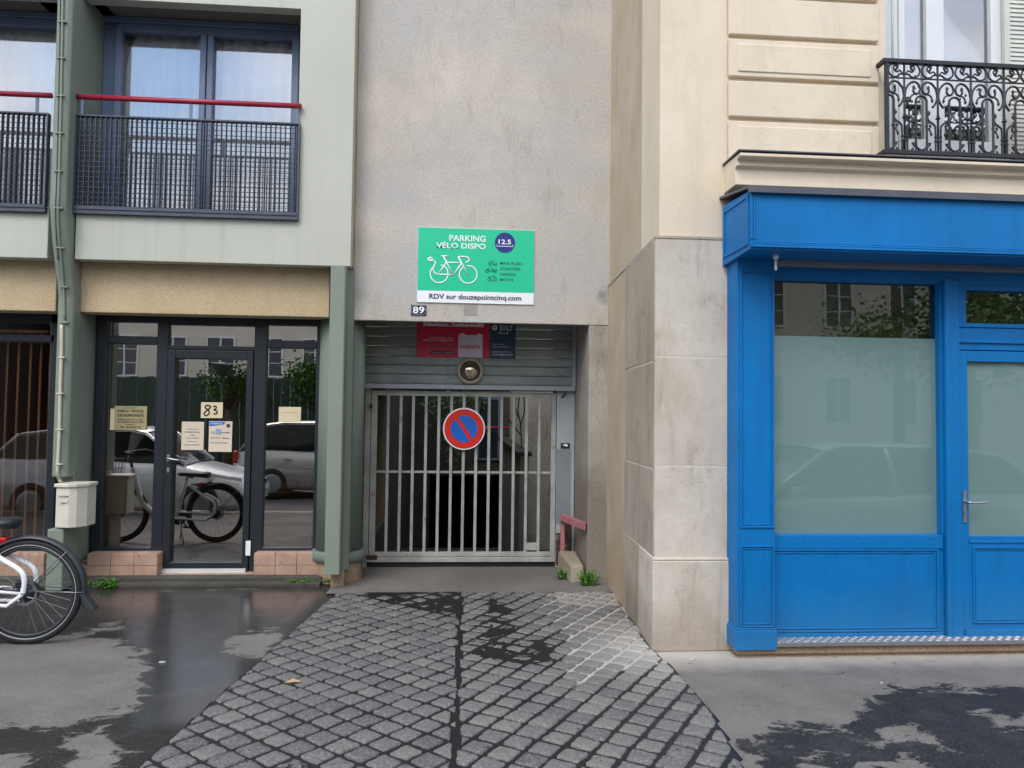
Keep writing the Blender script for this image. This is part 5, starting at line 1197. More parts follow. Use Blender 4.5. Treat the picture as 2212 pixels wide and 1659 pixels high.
# ================================================================== BLUE SHOPFRONT
BS = empty('blue_shopfront', (4, YS, 0), 'bright blue wooden shopfront with frosted window and door', 'shopfront')
YPF = YS * 585 / 607                     # pilaster front
YWN = 4.98                               # window frame front
px0_ = mean(X(1592, 700, YPF), X(1592, 1100, YPF)); px1_ = mean(X(1672, 700, YPF), X(1675, 1100, YPF))
pxb = mean(X(1565, 700, YS), X(1576, 1300, YS))
zfb = Z(1621, 537, YF); zpt_ = zfb - .02
zp0, zp1, zp2 = Z(1632, 1362, YPF), Z(1632, 1165, YPF), Z(1632, 1145, YPF)
fx0 = X(1621, 480, YF)
PLx = pxb
pilm = MB().box(PLx, px1_, YPF, YS + .1, Z(1632, 1360, YPF), zfb + .02)
def panelframe(mb, x0, x1, z0, z1, y, w_=.012, d=.010):
    framebox(mb, x0, x1, z0, z1, y - d, y + .002, w_); framebox(mb, x0 + w_ + .006, x1 - w_ - .006, z0 + w_ + .006, z1 - w_ - .006, y - d * .55, y + .002, w_ * .6)
panelframe(pilm, px0_ + .02, px1_ - .006, Z(1632, 1140, YPF), Z(1632, 584, YPF), YPF)
panelframe(pilm, px0_ + .02, px1_ - .006, Z(1632, 1355, YPF), Z(1632, 1178, YPF), YPF)
pilm.build('pilaster', 'blue', BS, bevel=.003)
zpb = Z(1632, 1406, YPF - .03)
MB().prism([(PLx - .012, YS + .1), (PLx - .012, YS - .05), (px0_ - .02, YPF - .022), (px1_ + .006, YPF - .022), (px1_ + .006, YS + .1)], 'z', zpb, Z(1632, 1362, YPF - .02)).prism([(PLx - .005, YS + .1), (PLx - .005, YS - .05), (px0_ - .01, YPF - .012), (px1_ + .003, YPF - .012), (px1_ + .003, YS + .1)], 'z', Z(1632, 1362, YPF - .02), Z(1632, 1356, YPF)).build('pilaster_base', 'blue', BS, bevel=.004)
# fascia box: front board, mouldings, splayed cheek
FB = MB().box(fx0 + .0, XE, YF, YF + .02, zfb + .012, zft - .005)
for k, (a, b) in enumerate(((0, .016), (.018, .012), (.032, .008))): FB.box(fx0 + .012 + .006 * k, XE, YF - .012 + .004 * k, YF + .001, zfb + .01 + a, zfb + .01 + a + b)
for k, a in enumerate((.0, .018, .036)): FB.box(fx0 + a, fx0 + a + .012, YF - .010 + .003 * k, YF + .001, zfb + .06, zft - .006)
FB.build('fascia_board', 'blue', BS, bevel=.003)
CK = MB(); bxk = X(1563, 470, YS - .02)
CK.hexa([(bxk, YS, zfb - .02), (fx0, YF, zfb), (fx0 + .02, YF + .02, zfb), (bxk + .03, YS, zfb - .02)], [(bxk, YS, zft + .02), (fx0, YF, zft - .005), (fx0 + .02, YF + .02, zft - .005), (bxk + .03, YS, zft + .02)])
d_ = (Vector((bxk, YS, 0)) - Vector((fx0, YF, 0))); dn = Vector((-abs(d_.y), 0, 0)).normalized() * .01; nrm = Vector((d_.y, -d_.x, 0)).normalized() * (-.008)
if nrm.x > 0: nrm = -nrm
def ckp(t, z): return Vector((fx0, YF, z)) + d_ * t
for (t0, t1, za, zb_) in ((.05, .95, zfb + .03, zfb + .05), (.05, .95, zft - .04, zft - .02), (.05, .10, zfb + .05, zft - .04), (.90, .95, zfb + .05, zft - .04)):
    a, b, c, d = ckp(t0, za), ckp(t1, za), ckp(t1, zb_), ckp(t0, zb_); CK.hexa([a, b, c, d], [a + nrm, b + nrm, c + nrm, d + nrm])
CK.build('fascia_cheek', 'blue', BS, bevel=.002)
MB().prism([(bxk + .01, YS - .002), (fx0 + .01, YF + .003), (XE, YF + .003), (XE, YWN + .1), (bxk + .01, YWN + .1)], 'z', zfb - .0, zfb + .010).build('fascia_soffit', 'blue', BS)
zat = Z(1700, 562, YWN - .05); 
MB().box(px1_ + .02, XE, YWN - .09, YWN - .02, zat - .045, zat).build('awning_tube', 'awn', BS, bevel=.01)
# window
gX0, gX1 = px1_, mean(X(2027, 700, YWN), X(2036, 1150, YWN)); gZ0, gZ1 = mean(Z(1675, 1153, YWN), Z(2035, 1157, YWN)), mean(Z(1673, 604, YWN), Z(2026, 614, YWN))
mX0, mX1 = mean(X(2030, 700, YWN), X(2040, 1300, YWN)), mean(X(2064, 700, YWN), X(2074, 1300, YWN))
mX0 = gX1 + .004
zwb = mean(Z(1680, 1382, YWN), Z(2070, 1386, YWN))
WB = MB().box(px1_, XE, YWN, YWN + .09, gZ1, zfb).box(px1_, mX0 + .01, YWN + .0005, YWN + .09, zwb, gZ0 - .0)
WB.box(gX1, mX0 + .02, YWN - .004, YWN + .09, gZ0, gZ1)
WBo = WB.build('window_surround', 'blue', BS, bevel=.003)
sp = MB(); za, zb_ = mean(Z(1850, 1378, YWN)), gZ0
sp.box(px1_ + .001, mX0, YWN - .012, YWN + .002, gZ0 - .092, gZ0 - .005)
framebox(sp, px1_ + .0, mX0 - .03, zwb + .06, gZ0 - .094, YWN - .010, YWN + .002, .014); framebox(sp, px1_ + .02, mX0 - .05, zwb + .08, gZ0 - .114, YWN - .006, YWN + .002, .01)
sp.box(px1_ + .001, mX0, YWN - .010, YWN + .002, zwb, zwb + .056)
sp.build('stall_riser', 'blue', BS, bevel=.003)
MB().box(mX0 + .012, mX1, YWN - .03, YWN + .09, zwb - .01, gZ1 + .02).prism([(mX0 + .03 + .018 * math.cos(a), YWN - .03 - .010 * math.sin(a)) for a in [R_(k) for k in range(0, 181, 30)]], 'z', zwb - .008, gZ1 + .03).build('mullion', 'blue', BS, bevel=.004)
zfilm = mean(Z(1675, 723, YWN), Z(2030, 731, YWN))
pane('clear_pane', gX0, gX1, zfilm, gZ1, YWN + .05, 'blueglass', WBo); pane('frosted_pane', gX0, gX1, gZ0, zfilm, YWN + .05, 'frost', WBo)
# door with transom
dX0 = mX1; tX0 = X(2081, 660, YWN + .03)
tz0, tz1 = Z(2150, 699, YWN), Z(2150, 628, YWN)
dgx0 = mean(X(2087, 780, YWN), X(2092, 1155, YWN)); dgz1, dgz0 = Z(2150, 782, YWN), Z(2150, 1158, YWN)
DXE = dX0 + 1.0
TF = MB().box(dX0, tX0, YWN + .001, YWN + .09, tz0 - .002, tz1).box(dX0, XE, YWN + .001, YWN + .09, tz1, gZ1 - .0).box(dX0, DXE, YWN - .012, YWN + .09, tz0 - .03, tz0 - .002).box(dX0, DXE, YWN - .002, YWN + .088, Z(2150, 757, YWN), tz0 - .031).box(dX0, DXE, YWN - .018, YWN + .0, Z(2150, 742, YWN), Z(2150, 735, YWN))
TF.box(DXE, DXE + .12, YWN, YWN + .09, 0.1, gZ1).box(DXE + .12, XE, YWN, YWN + .09, 0.1, gZ0)
TFo = TF.build('door_surround', 'blue', BS, bevel=.003)
pane('transom_pane', tX0, DXE, tz0, tz1, YWN + .05, 'blueglass', TFo); pane('side_pane', DXE + .12, XE, gZ0, gZ1, YWN + .05, 'frost', TFo)
zdl = Z(2150, 759, YWN); zdb_ = Z(2150, 1374, YWN)
BD = MB().box(dX0 + .006, dgx0, YWN - .01, YWN + .05, zdb_, zdl).box(DXE - .12, DXE - .004, YWN - .01, YWN + .05, zdb_, zdl).box(dgx0, DXE - .12, YWN - .01, YWN + .05, dgz1, zdl).box(dgx0, DXE - .12, YWN - .009, YWN + .05, zdb_, dgz0)
panelframe(BD, dgx0 + .02, DXE - .14, zdb_ + .09, dgz0 - .07, YWN - .009)
BD.box(dX0 + .03, DXE - .05, YWN - .028, YWN - .008, zdb_ + .0, zdb_ + .05).box(dgx0 - .0, DXE - .12, YWN - .016, YWN - .008, dgz0 - .045, dgz0 - .03)
BDo = BD.build('shop_door', 'blue', BS, bevel=.003)
pane('door_pane', dgx0, DXE - .12, dgz0, dgz1, YWN + .02, 'frost', BDo)
hx, hz = mean(X(2081, 1083, YWN), X(2081, 1083, YWN)), Z(2081, 1083, YWN)
MB().box(hx - .012, hx + .012, YWN - .018, YWN - .010, hz - .14, hz + .075).tube(smooth_path([(hx, YWN - .01, hz), (hx, YWN - .06, hz), (hx + .03, YWN - .066, hz - .003), (hx + .125, YWN - .066, hz + .002)], 5), [.010] * 8 + [.0085] * 8, 10).box(hx - .006, hx + .006, YWN - .026, YWN - .018, hz - .085, hz - .065).build('door_handle', 'alu', BDo, bevel=.002)
MB().box(dX0 + .03, DXE, YWN - .03, YWN + .04, zdb_ - .02, zdb_ - .004).build('threshold', 'white', BDo, bevel=.002)
wz = X(1673, 560, YWN - .2)
MB().lathe([(.02, 0), (.018, -.02), (.007, -.03)], (wz + .0, YWN - .22, zfb), 'z', 14).lathe([(.007, -.03), (.009, -.06), (.005, -.065), (.010, -.075), (.010, -.09), (.006, -.10)], (wz, YWN - .22, zfb), 'z', 12).build('crank_eye', 'white', BS)
for u, v in ((1686, 1160), (1852, 1161), (2017, 1163), (1693, 1366), (1854, 1367), (2013, 1368)):
    p_ = at(u, v, YWN - .012); MB().lathe([(.005, 0), (.004, -.0015)], (p_.x, YWN - .0118, p_.z), 'y', 10).build('screw_head', 'plast', BS)
# inside of the shop
MB().box(px1_, XE, YWN + .30, YWN + .34, zfilm - .1, gZ1 + .2).box(px1_, XE, 6.3, 6.35, 0, 4).box(px1_ + .1, XE, YWN + .15, 6.3, gZ1 + .2, gZ1 + .25).box(px1_ + .1, XE, YWN + .15, 6.3, 0, .1).box(px1_ - .02, px1_ + .0, YWN + .12, 6.3, 0, 4).build('shop_interior', simple('olive_interior', C('77765c'), .8), BS)
# checker plate step
ST = empty('metal_step', (4, 4.9, 0), 'raised-pattern aluminium step plate along the foot of the blue shop', 'step')
zst = Z(1900, 1401, YPF + .0) ; ysf = 4.86
zst = .105
xs0 = px1_ + .004
MB().box(xs0, XE, ysf, YWN + .06, zst - .028, zst).build('plate', 'checker', ST, bevel=.003)
ck = MB(); 
for i in range(0, 130):
    for j in range(4):
        xq = xs0 + .012 + i * .030; yq_ = ysf + .014 + j * .030
        if xq > xs0 + 3.8: continue
        s = 1 if (i + j) % 2 else -1
        ck.hexa([(xq - .010, yq_ - .009 * s - .003, zst), (xq + .010, yq_ + .009 * s - .003, zst), (xq + .010, yq_ + .009 * s + .003, zst), (xq - .010, yq_ - .009 * s + .003, zst)],
                [(xq - .007, yq_ - .006 * s - .001, zst + .003), (xq + .007, yq_ + .006 * s - .001, zst + .003), (xq + .007, yq_ + .006 * s + .001, zst + .003), (xq - .007, yq_ - .006 * s + .001, zst + .003)])
ck.build('raised_pattern', simple('bright_plate_lugs', C('bcbcc0'), .35, .6), ST, fix=False)
MB().box(PLx, XE, ysf + .03, YS + .3, .02, zst - .03).box(PLx + .02, XE, ysf + .05, YS + .3, -.02, .02).build('step_base', 'foot', BS, bevel=.01)
MB().box(px1_, XE, YWN + .1, YS + .35, 0, zwb + .02).build('shop_sill_wall', 'foot', BS)

exec_more = True
# ================================================================== BICYCLE
bc = gnd(62, 1390); RR = .345
BK = empty('bicycle', (bc.x, 5.36, 0), 'white step-through city bicycle with black rear mudguard at the left edge', 'bicycle')
wy = 5.36; wc = at(62, 1284, wy); wcx, wcz = X(62, 1284, wy), RR
def wheel(cx, cz, y, name):
    W = MB().tube([(cx + (RR - .024) * math.cos(a), y, cz + (RR - .024) * math.sin(a)) for a in [2 * math.pi * k / 64 for k in range(64)]], .024, 12, closed=True).build('tyre', 'tyre', BK)
    MB().tube([(cx + (RR - .038) * math.cos(a), y - .019, cz + (RR - .038) * math.sin(a)) for a in [2 * math.pi * k / 64 for k in range(64)]], .0026, 5, closed=True).build('reflective_band', 'refl', W)
    MB().lathe([(RR - .062, -.012), (RR - .045, -.013), (RR - .045, .013), (RR - .062, .012)], (cx, y, cz), 'y', 64).tube([(cx + (RR - .056) * math.cos(a), y, cz + (RR - .056) * math.sin(a)) for a in [2 * math.pi * k / 64 for k in range(64)]], .012, 8, closed=True)
    MB().tube([(cx + (RR - .056) * math.cos(a), y, cz + (RR - .056) * math.sin(a)) for a in [2 * math.pi * k / 64 for k in range(64)]], .013, 8, closed=True).build('rim', 'plast', W)
    sp = MB()
    for k in range(28):
        a = 2 * math.pi * k / 28; b = a + (.75 if k % 2 else -.75); s = .022 if k % 4 < 2 else -.022
        sp.tube([(cx + .03 * math.cos(b), y + s, cz + .03 * math.sin(b)), (cx + (RR - .06) * math.cos(a), y, cz + (RR - .06) * math.sin(a))], .0014, 4)
    sp.build('spokes', 'metalbk', W, fix=False)
    MB().lathe([(.012, -.07), (.035, -.045), (.06, -.04), (.062, .03), (.03, .04), (.012, .06)], (cx, y, cz), 'y', 28).build('hub', 'plast', W)
    return W
W1 = wheel(wcx, wcz, wy, 'rear_wheel')
W2 = wheel(wcx - 1.10, wcz, wy, 'front_wheel')
def disc(cx, cz, y):
    mb = MB(); N = 48
    vs = []; fs = []
    for k in range(N):
        a = 2 * math.pi * k / N; ro = .082 + .002 * math.sin(a * 8)
        for yy in (y, y + .002):
            vs += [(cx + ro * math.cos(a), yy, cz + ro * math.sin(a)), (cx + .066 * math.cos(a), yy, cz + .066 * math.sin(a))]
    for k in range(N):
        a, b = k * 4, ((k + 1) % N) * 4
        fs += [(a, b, b + 1, a + 1), (a + 2, a + 3, b + 3, b + 2), (a, a + 2, b + 2, b), (a + 1, b + 1, b + 3, a + 3)]
    mb.add(vs, fs)
    for k in range(6):
        a = 2 * math.pi * k / 6; mb.tube([(cx + .03 * math.cos(a), y + .001, cz + .03 * math.sin(a)), (cx + .068 * math.cos(a + .5), y + .001, cz + .068 * math.sin(a + .5))], .004, 5, flat=.3)
    return mb.build('brake_disc', 'metalbk', BK, fix=False)
disc(wcx, wcz, wy - .055)
# mudguard
mg = []
for k in range(23):
    a = R_(148 - k * 163 / 22); r = RR + .022 + (.02 if k == 22 else 0); mg.append((a, r))
vs, fs = [], []
for a, r in mg:
    for w_, dr in ((-.032, -.014), (-.022, 0), (0, .005), (.022, 0), (.032, -.014)): vs.append((wcx + (r + dr) * math.cos(a), wy + w_, wcz + (r + dr) * math.sin(a)))
m = len(vs); vs += [(wcx + (x_ - wcx) * .992, y_, wcz + (z_ - wcz) * .992) for x_, y_, z_ in vs]
for i in range(len(mg) - 1):
    for k in range(4): a = i * 5 + k; fs += [(a, a + 1, a + 6, a + 5), (a + m, a + m + 5, a + m + 6, a + m + 1)]
    a = i * 5; fs += [(a, a + 5, a + 5 + m, a + m), (a + 4, a + 4 + m, a + 9 + m, a + 9)]
MGo = MB().add(vs, fs, True).build('mudguard', 'plast', BK, fix=False)
a = R_(-12); p = Vector((wcx + (RR + .02) * math.cos(a), wy, wcz + (RR + .02) * math.sin(a)))
MB().hexa([(p.x - .025, wy - .03, p.z + .06), (p.x + .0, wy - .03, p.z + .07), (p.x + .0, wy + .03, p.z + .07), (p.x - .025, wy + .03, p.z + .06)], [(p.x + .03, wy - .04, p.z - .05), (p.x + .085, wy - .04, p.z - .045), (p.x + .085, wy + .04, p.z - .045), (p.x + .03, wy + .04, p.z - .05)]).build('mud_flap', 'plast', MGo, bevel=.006)
for s in (-1, 1):
    for a, r in ((R_(0), RR + .02), (R_(47), RR + .02)):
        MB().tube([(wcx + .01, wy + s * .07, wcz + .02), (wcx + (r - .05) * math.cos(a), wy + s * .045, wcz + (r - .05) * math.sin(a)), (wcx + r * math.cos(a), wy + s * .034, wcz + r * math.sin(a))], .0030, 6).build('mudguard_stay', 'metalbk', MGo)
bbx, bbz = wcx - .46, .29
F1 = MB()
for s in (-1, 1):
    F1.tube([(wcx, wy + s * .07, wcz), (wcx - .10, wy + s * .065, wcz - .08), (bbx, wy + s * .05, bbz)], .013, 8)
    F1.tube(smooth_path([(wcx, wy + s * .072, wcz), (wcx + .005, wy + s * .072, wcz + .10), (wcx - .035, wy + s * .07, wcz + .16), (wcx - .16, wy + s * .055, wcz + .23), (wcx - .30, wy + s * .035, wcz + .33)], 6), .0165, 10)
    F1.tube([(wcx, wy + s * .07, wcz), (wcx - .2, wy + s * .06, wcz + .015), (bbx + .04, wy + s * .05, wcz + .02)], .010, 8)
F1.tube([(bbx, wy, bbz), (wcx - .335, wy, .80)], .024, 12)
F1.tube(smooth_path([(bbx - .01, wy, bbz + .02), (bbx - .25, wy, bbz + .06), (bbx - .40, wy, bbz + .25), (bbx - .50, wy, .88)], 6), .034, 12)
F1.build('bike_frame', 'bikew', BK, fix=False)
MB().tube([(wcx - 1.10, wy - .06, wcz), (wcx - 1.0, wy - .055, .62), (bbx - .47, wy, .70)], .015, 8).tube([(wcx - 1.10, wy + .06, wcz), (wcx - 1.0, wy + .055, .62), (bbx - .47, wy, .70)], .015, 8).build('fork', 'bikew', BK, fix=False)
hb = bbx - .53
MB().tube([(bbx - .505, wy, .86), (hb - .01, wy, 1.05)], .016, 8).tube(smooth_path([(hb + .14, wy - .30, 1.04), (hb + .05, wy - .26, 1.07), (hb - .02, wy - .08, 1.06), (hb - .02, wy + .08, 1.06), (hb + .05, wy + .26, 1.07), (hb + .14, wy + .30, 1.04)], 5), .012, 8).build('handlebar', 'plast', BK, fix=False)
MB().tube([(hb + .16, wy - .30, 1.038), (hb + .04, wy - .262, 1.072)], .017, 10).tube([(hb + .16, wy + .30, 1.038), (hb + .04, wy + .262, 1.072)], .017, 10).build('handlebar_grips', 'black', BK)
bsk = MB(); 
for i in range(9):
    t = i / 8; bsk.tube([(hb - .42 + .3 * t, wy - .17, .98), (hb - .38 + .24 * t, wy - .14, .74)], .003, 4).tube([(hb - .42 + .3 * t, wy + .17, .98), (hb - .38 + .24 * t, wy + .14, .74)], .003, 4)
for i in range(7):
    t = i / 6; yy = wy - .17 + .34 * t; bsk.tube([(hb - .42, yy, .98), (hb - .38, wy - .14 + .28 * t, .74), (hb - .14, wy - .14 + .28 * t, .74), (hb - .12, yy, .98)], .003, 4)
for z_, e_ in ((.98, 0), (.86, .02), (.74, .04)): bsk.tube([(hb - .42 + e_, wy - .17 + e_ * .7, z_), (hb - .12 - e_ * .5, wy - .17 + e_ * .7, z_), (hb - .12 - e_ * .5, wy + .17 - e_ * .7, z_), (hb - .42 + e_, wy + .17 - e_ * .7, z_)], .004, 5, closed=True)
bsk.build('front_basket', 'plast', BK, fix=False)
# saddle
sx, sz = X(-18, 1122, wy) , Z(10, 1126, wy)
MB().tube([(wcx - .335, wy, .78), (sx - .02, wy, sz - .05)], .014, 10).build('seat_post', 'metalbk', BK)
sad = MB(); prof = [(-.20, .010, .02), (-.17, .022, .03), (-.08, .035, .035), (.0, .06, .04), (.07, .105, .045), (.12, .115, .05), (.150, .10, .048), (.170, .06, .04)]
vs, fs = [], []; n = 12
for (x_, hw, th) in prof:
    for k in range(n):
        a = 2 * math.pi * k / n; vs.append((sx + x_ + .0, wy + hw * math.cos(a), sz + (th * .55 if math.sin(a) > 0 else th) * math.sin(a) - .0))
for i in range(len(prof) - 1):
    for k in range(n): fs.append((i * n + k, i * n + (k + 1) % n, (i + 1) * n + (k + 1) % n, (i + 1) * n + k))
fs += [tuple(range(n)), tuple(range(len(vs) - n, len(vs)))[::-1]]
sad.add(vs, fs, True).build('saddle', 'plast', BK)
tx, tz = X(10, 1165, wy), Z(10, 1166, wy)
MB().box(tx - .03, tx + .025, wy - .03, wy + .03, tz - .015, tz + .02).build('tail_light', 'redlens', BK, bevel=.01)
MB().tube([(tx - .02, wy, tz), (wcx - .30, wy, .68)], .008, 6).tube([(tx - .01, wy, tz - .01), (wcx - .06, wy, wcz + RR + .03)], .006, 6).build('light_bracket', 'plast', BK)
MB().tube(smooth_path([(hb + .02, wy - .05, 1.06), (hb - .05, wy - .06, .95), (bbx - .46, wy - .04, .75), (bbx - .30, wy - .05, .42), (bbx, wy - .04, .33), (wcx - .22, wy - .075, wcz + .03), (wcx - .02, wy - .08, wcz + .05)], 6), .0035, 6).build('brake_cable', 'black', BK, fix=False)
MB().box(wcx - .045, wcx + .005, wy - .085, wy - .045, wcz + .035, wcz + .085).build('brake_caliper', 'black', BK, bevel=.008)
MB().lathe([(.10, -.01), (.10, .0), (.02, .01)], (bbx, wy - .07, bbz), 'y', 32).build('chain_guard', 'plast', BK)
MB().tube([(bbx, wy - .08, bbz), (bbx + .10, wy - .10, bbz - .13)], .009, 8).box(bbx + .05, bbx + .15, wy - .19, wy - .11, bbz - .145, bbz - .12).tube([(bbx, wy + .08, bbz), (bbx - .10, wy + .10, bbz + .13)], .009, 8).box(bbx - .15, bbx - .05, wy + .11, wy + .19, bbz + .12, bbz + .145).build('pedals', 'plast', BK)
MB().tube([(bbx + .06, wy + .05, bbz - .02), (bbx + .16, wy + .18, .01)], .008, 8).tube([(bbx + .06, wy - .05, bbz - .02), (bbx + .0, wy - .17, .01)], .008, 8).build('kickstand', 'metalbk', BK)
tx_ = text('VELIB', -.14, .14, -.02, .02, 0, 'ink', BK, name='frame_lettering', bold=.03) if False else None

# ================================================================== PLANTS AND LITTER
def weed(cx, cy, cz, w_, h_, n, label, seed, ls=.03, group='weeds growing along the wall foot'):
    rnd = random.Random(seed); st = MB(); lf = MB()
    for i in range(n):
        a = rnd.uniform(0, 6.28); rr = rnd.uniform(0, 1) ** .6 * w_ / 2; hh = h_ * rnd.uniform(.4, 1) * (1 - .4 * (rr / (w_ / 2)) ** 2)
        bx_, by_ = cx + rr * .35 * math.cos(a), cy + rr * .25 * math.sin(a); ex, ey = cx + rr * math.cos(a), cy + rr * .6 * math.sin(a)
        p = smooth_path([(bx_, by_, cz), ((bx_ + ex) / 2, (by_ + ey) / 2, cz + hh * .65), (ex, ey, cz + hh)], 3); st.tube(p, .0012, 4)
        for k in range(8):
            q = p[min(len(p) - 1, 1 + int(rnd.random() * (len(p) - 1)))]; d = Vector((rnd.gauss(0, 1), rnd.gauss(0, .8), rnd.gauss(.25, .5))).normalized(); L = ls * rnd.uniform(.5, 1.1)
            s = d.cross(Vector((0, 0, 1))); s = s.normalized() * L * .33 if s.length > .01 else Vector((L * .3, 0, 0)); up = Vector((0, 0, L * .12))
            q = Vector(q); lf.add([q, q + d * L * .5 + s + up, q + d * L, q + d * L * .5 - s + up, q + d * L * .5], [(0, 1, 4), (1, 2, 4), (2, 3, 4), (3, 0, 4)])
    E = empty('weed_plant', (cx, cy, cz), label, 'weed', group); st.build('stems', 'leaf', E, fix=False); lf.build('leaves', 'leaf', E, fix=False); return E
p = gnd(1270, 1272); weed(p.x + .02, p.y + .09, 0, .24, .17, 60, 'bright green bushy weed on the street side of the stone block', 1, .028)
p = gnd(1216, 1256); weed(p.x, p.y + .05, 0, .12, .13, 30, 'smaller weed on the gate side of the stone block', 2, .025)
p = gnd(240, 1268); weed(p.x, 7.03, 0.0, .26, .085, 34, 'low broad-leaved weed at the kerb between bicycle wheel and glass door', 3, .04)
p = gnd(196, 1268); weed(p.x, 7.03, 0.0, .15, .06, 16, 'small weed just right of the bicycle mudguard', 4, .03)
p = gnd(120, 1268); weed(p.x, 7.03, 0.0, .4, .06, 26, 'sparse weed seen through the bicycle spokes', 5, .028)
p = gnd(655, 1268)
for k, (u, w_) in enumerate(((630, .16), (665, .2), (705, .14))):
    p = gnd(u, 1266); weed(p.x, 7.05, .03, w_, .035, 26, ('thin patch of moss-like weed under the right tiled plinth', 'middle tuft of yellowish weed on the kerb near the corner pillar', 'small tuft of weed at the foot of the corner pillar')[k], 8 + k, .014)
p = gnd(631, 1483)
MB().add([(p.x - .045, p.y, .022), (p.x - .01, p.y - .022, .032), (p.x + .05, p.y + .01, .024), (p.x + .0, p.y + .03, .036), (p.x - .045, p.y, .0215), (p.x - .01, p.y - .022, .0315), (p.x + .05, p.y + .01, .0235), (p.x + .0, p.y + .03, .0355)], [(0, 1, 3), (1, 2, 3), (4, 7, 5), (5, 7, 6), (0, 4, 5, 1), (1, 5, 6, 2), (2, 6, 7, 3), (3, 7, 4, 0)]).build('fallen_leaf', 'leafa', label='dry yellow leaf lying on the cobbles', cat='leaf')
def scrap(u, v, r, mat, label, name='litter_scrap', cat='litter'):
    p = gnd(u, v, .004); rnd = random.Random(int(u)); n = 7; z = .004
    MB().prism([(p.x + r * rnd.uniform(.6, 1.1) * math.cos(2 * math.pi * k / n), p.y + r * .6 * rnd.uniform(.6, 1.1) * math.sin(2 * math.pi * k / n)) for k in range(n)], 'z', z - .002, z + .002).build(name, mat, label=label, cat=cat)
scrap(1680, 1419 + 431, .01, 'signw', 'unused') if False else None
scrap(1493, 1422 + 2, .018, 'paperw', 'pale flattened chewing gum on the dry asphalt beside the stone corner', 'chewing_gum', 'chewing gum')
scrap(350, 1430, .022, 'refl', 'pale scrap on the wet asphalt between the two dry patches')
scrap(575, 1500, .016, 'refl', 'pale scrap lying on wet asphalt close to the cobbled edge')
scrap(1953, 1534, .012, 'plast', 'dark leaf fragment on the dry asphalt in front of the blue shop', 'leaf_fragment', 'leaf')
scrap(1905, 1475, .010, 'paperw', 'tiny white scrap on the dry asphalt in front of the shop window')

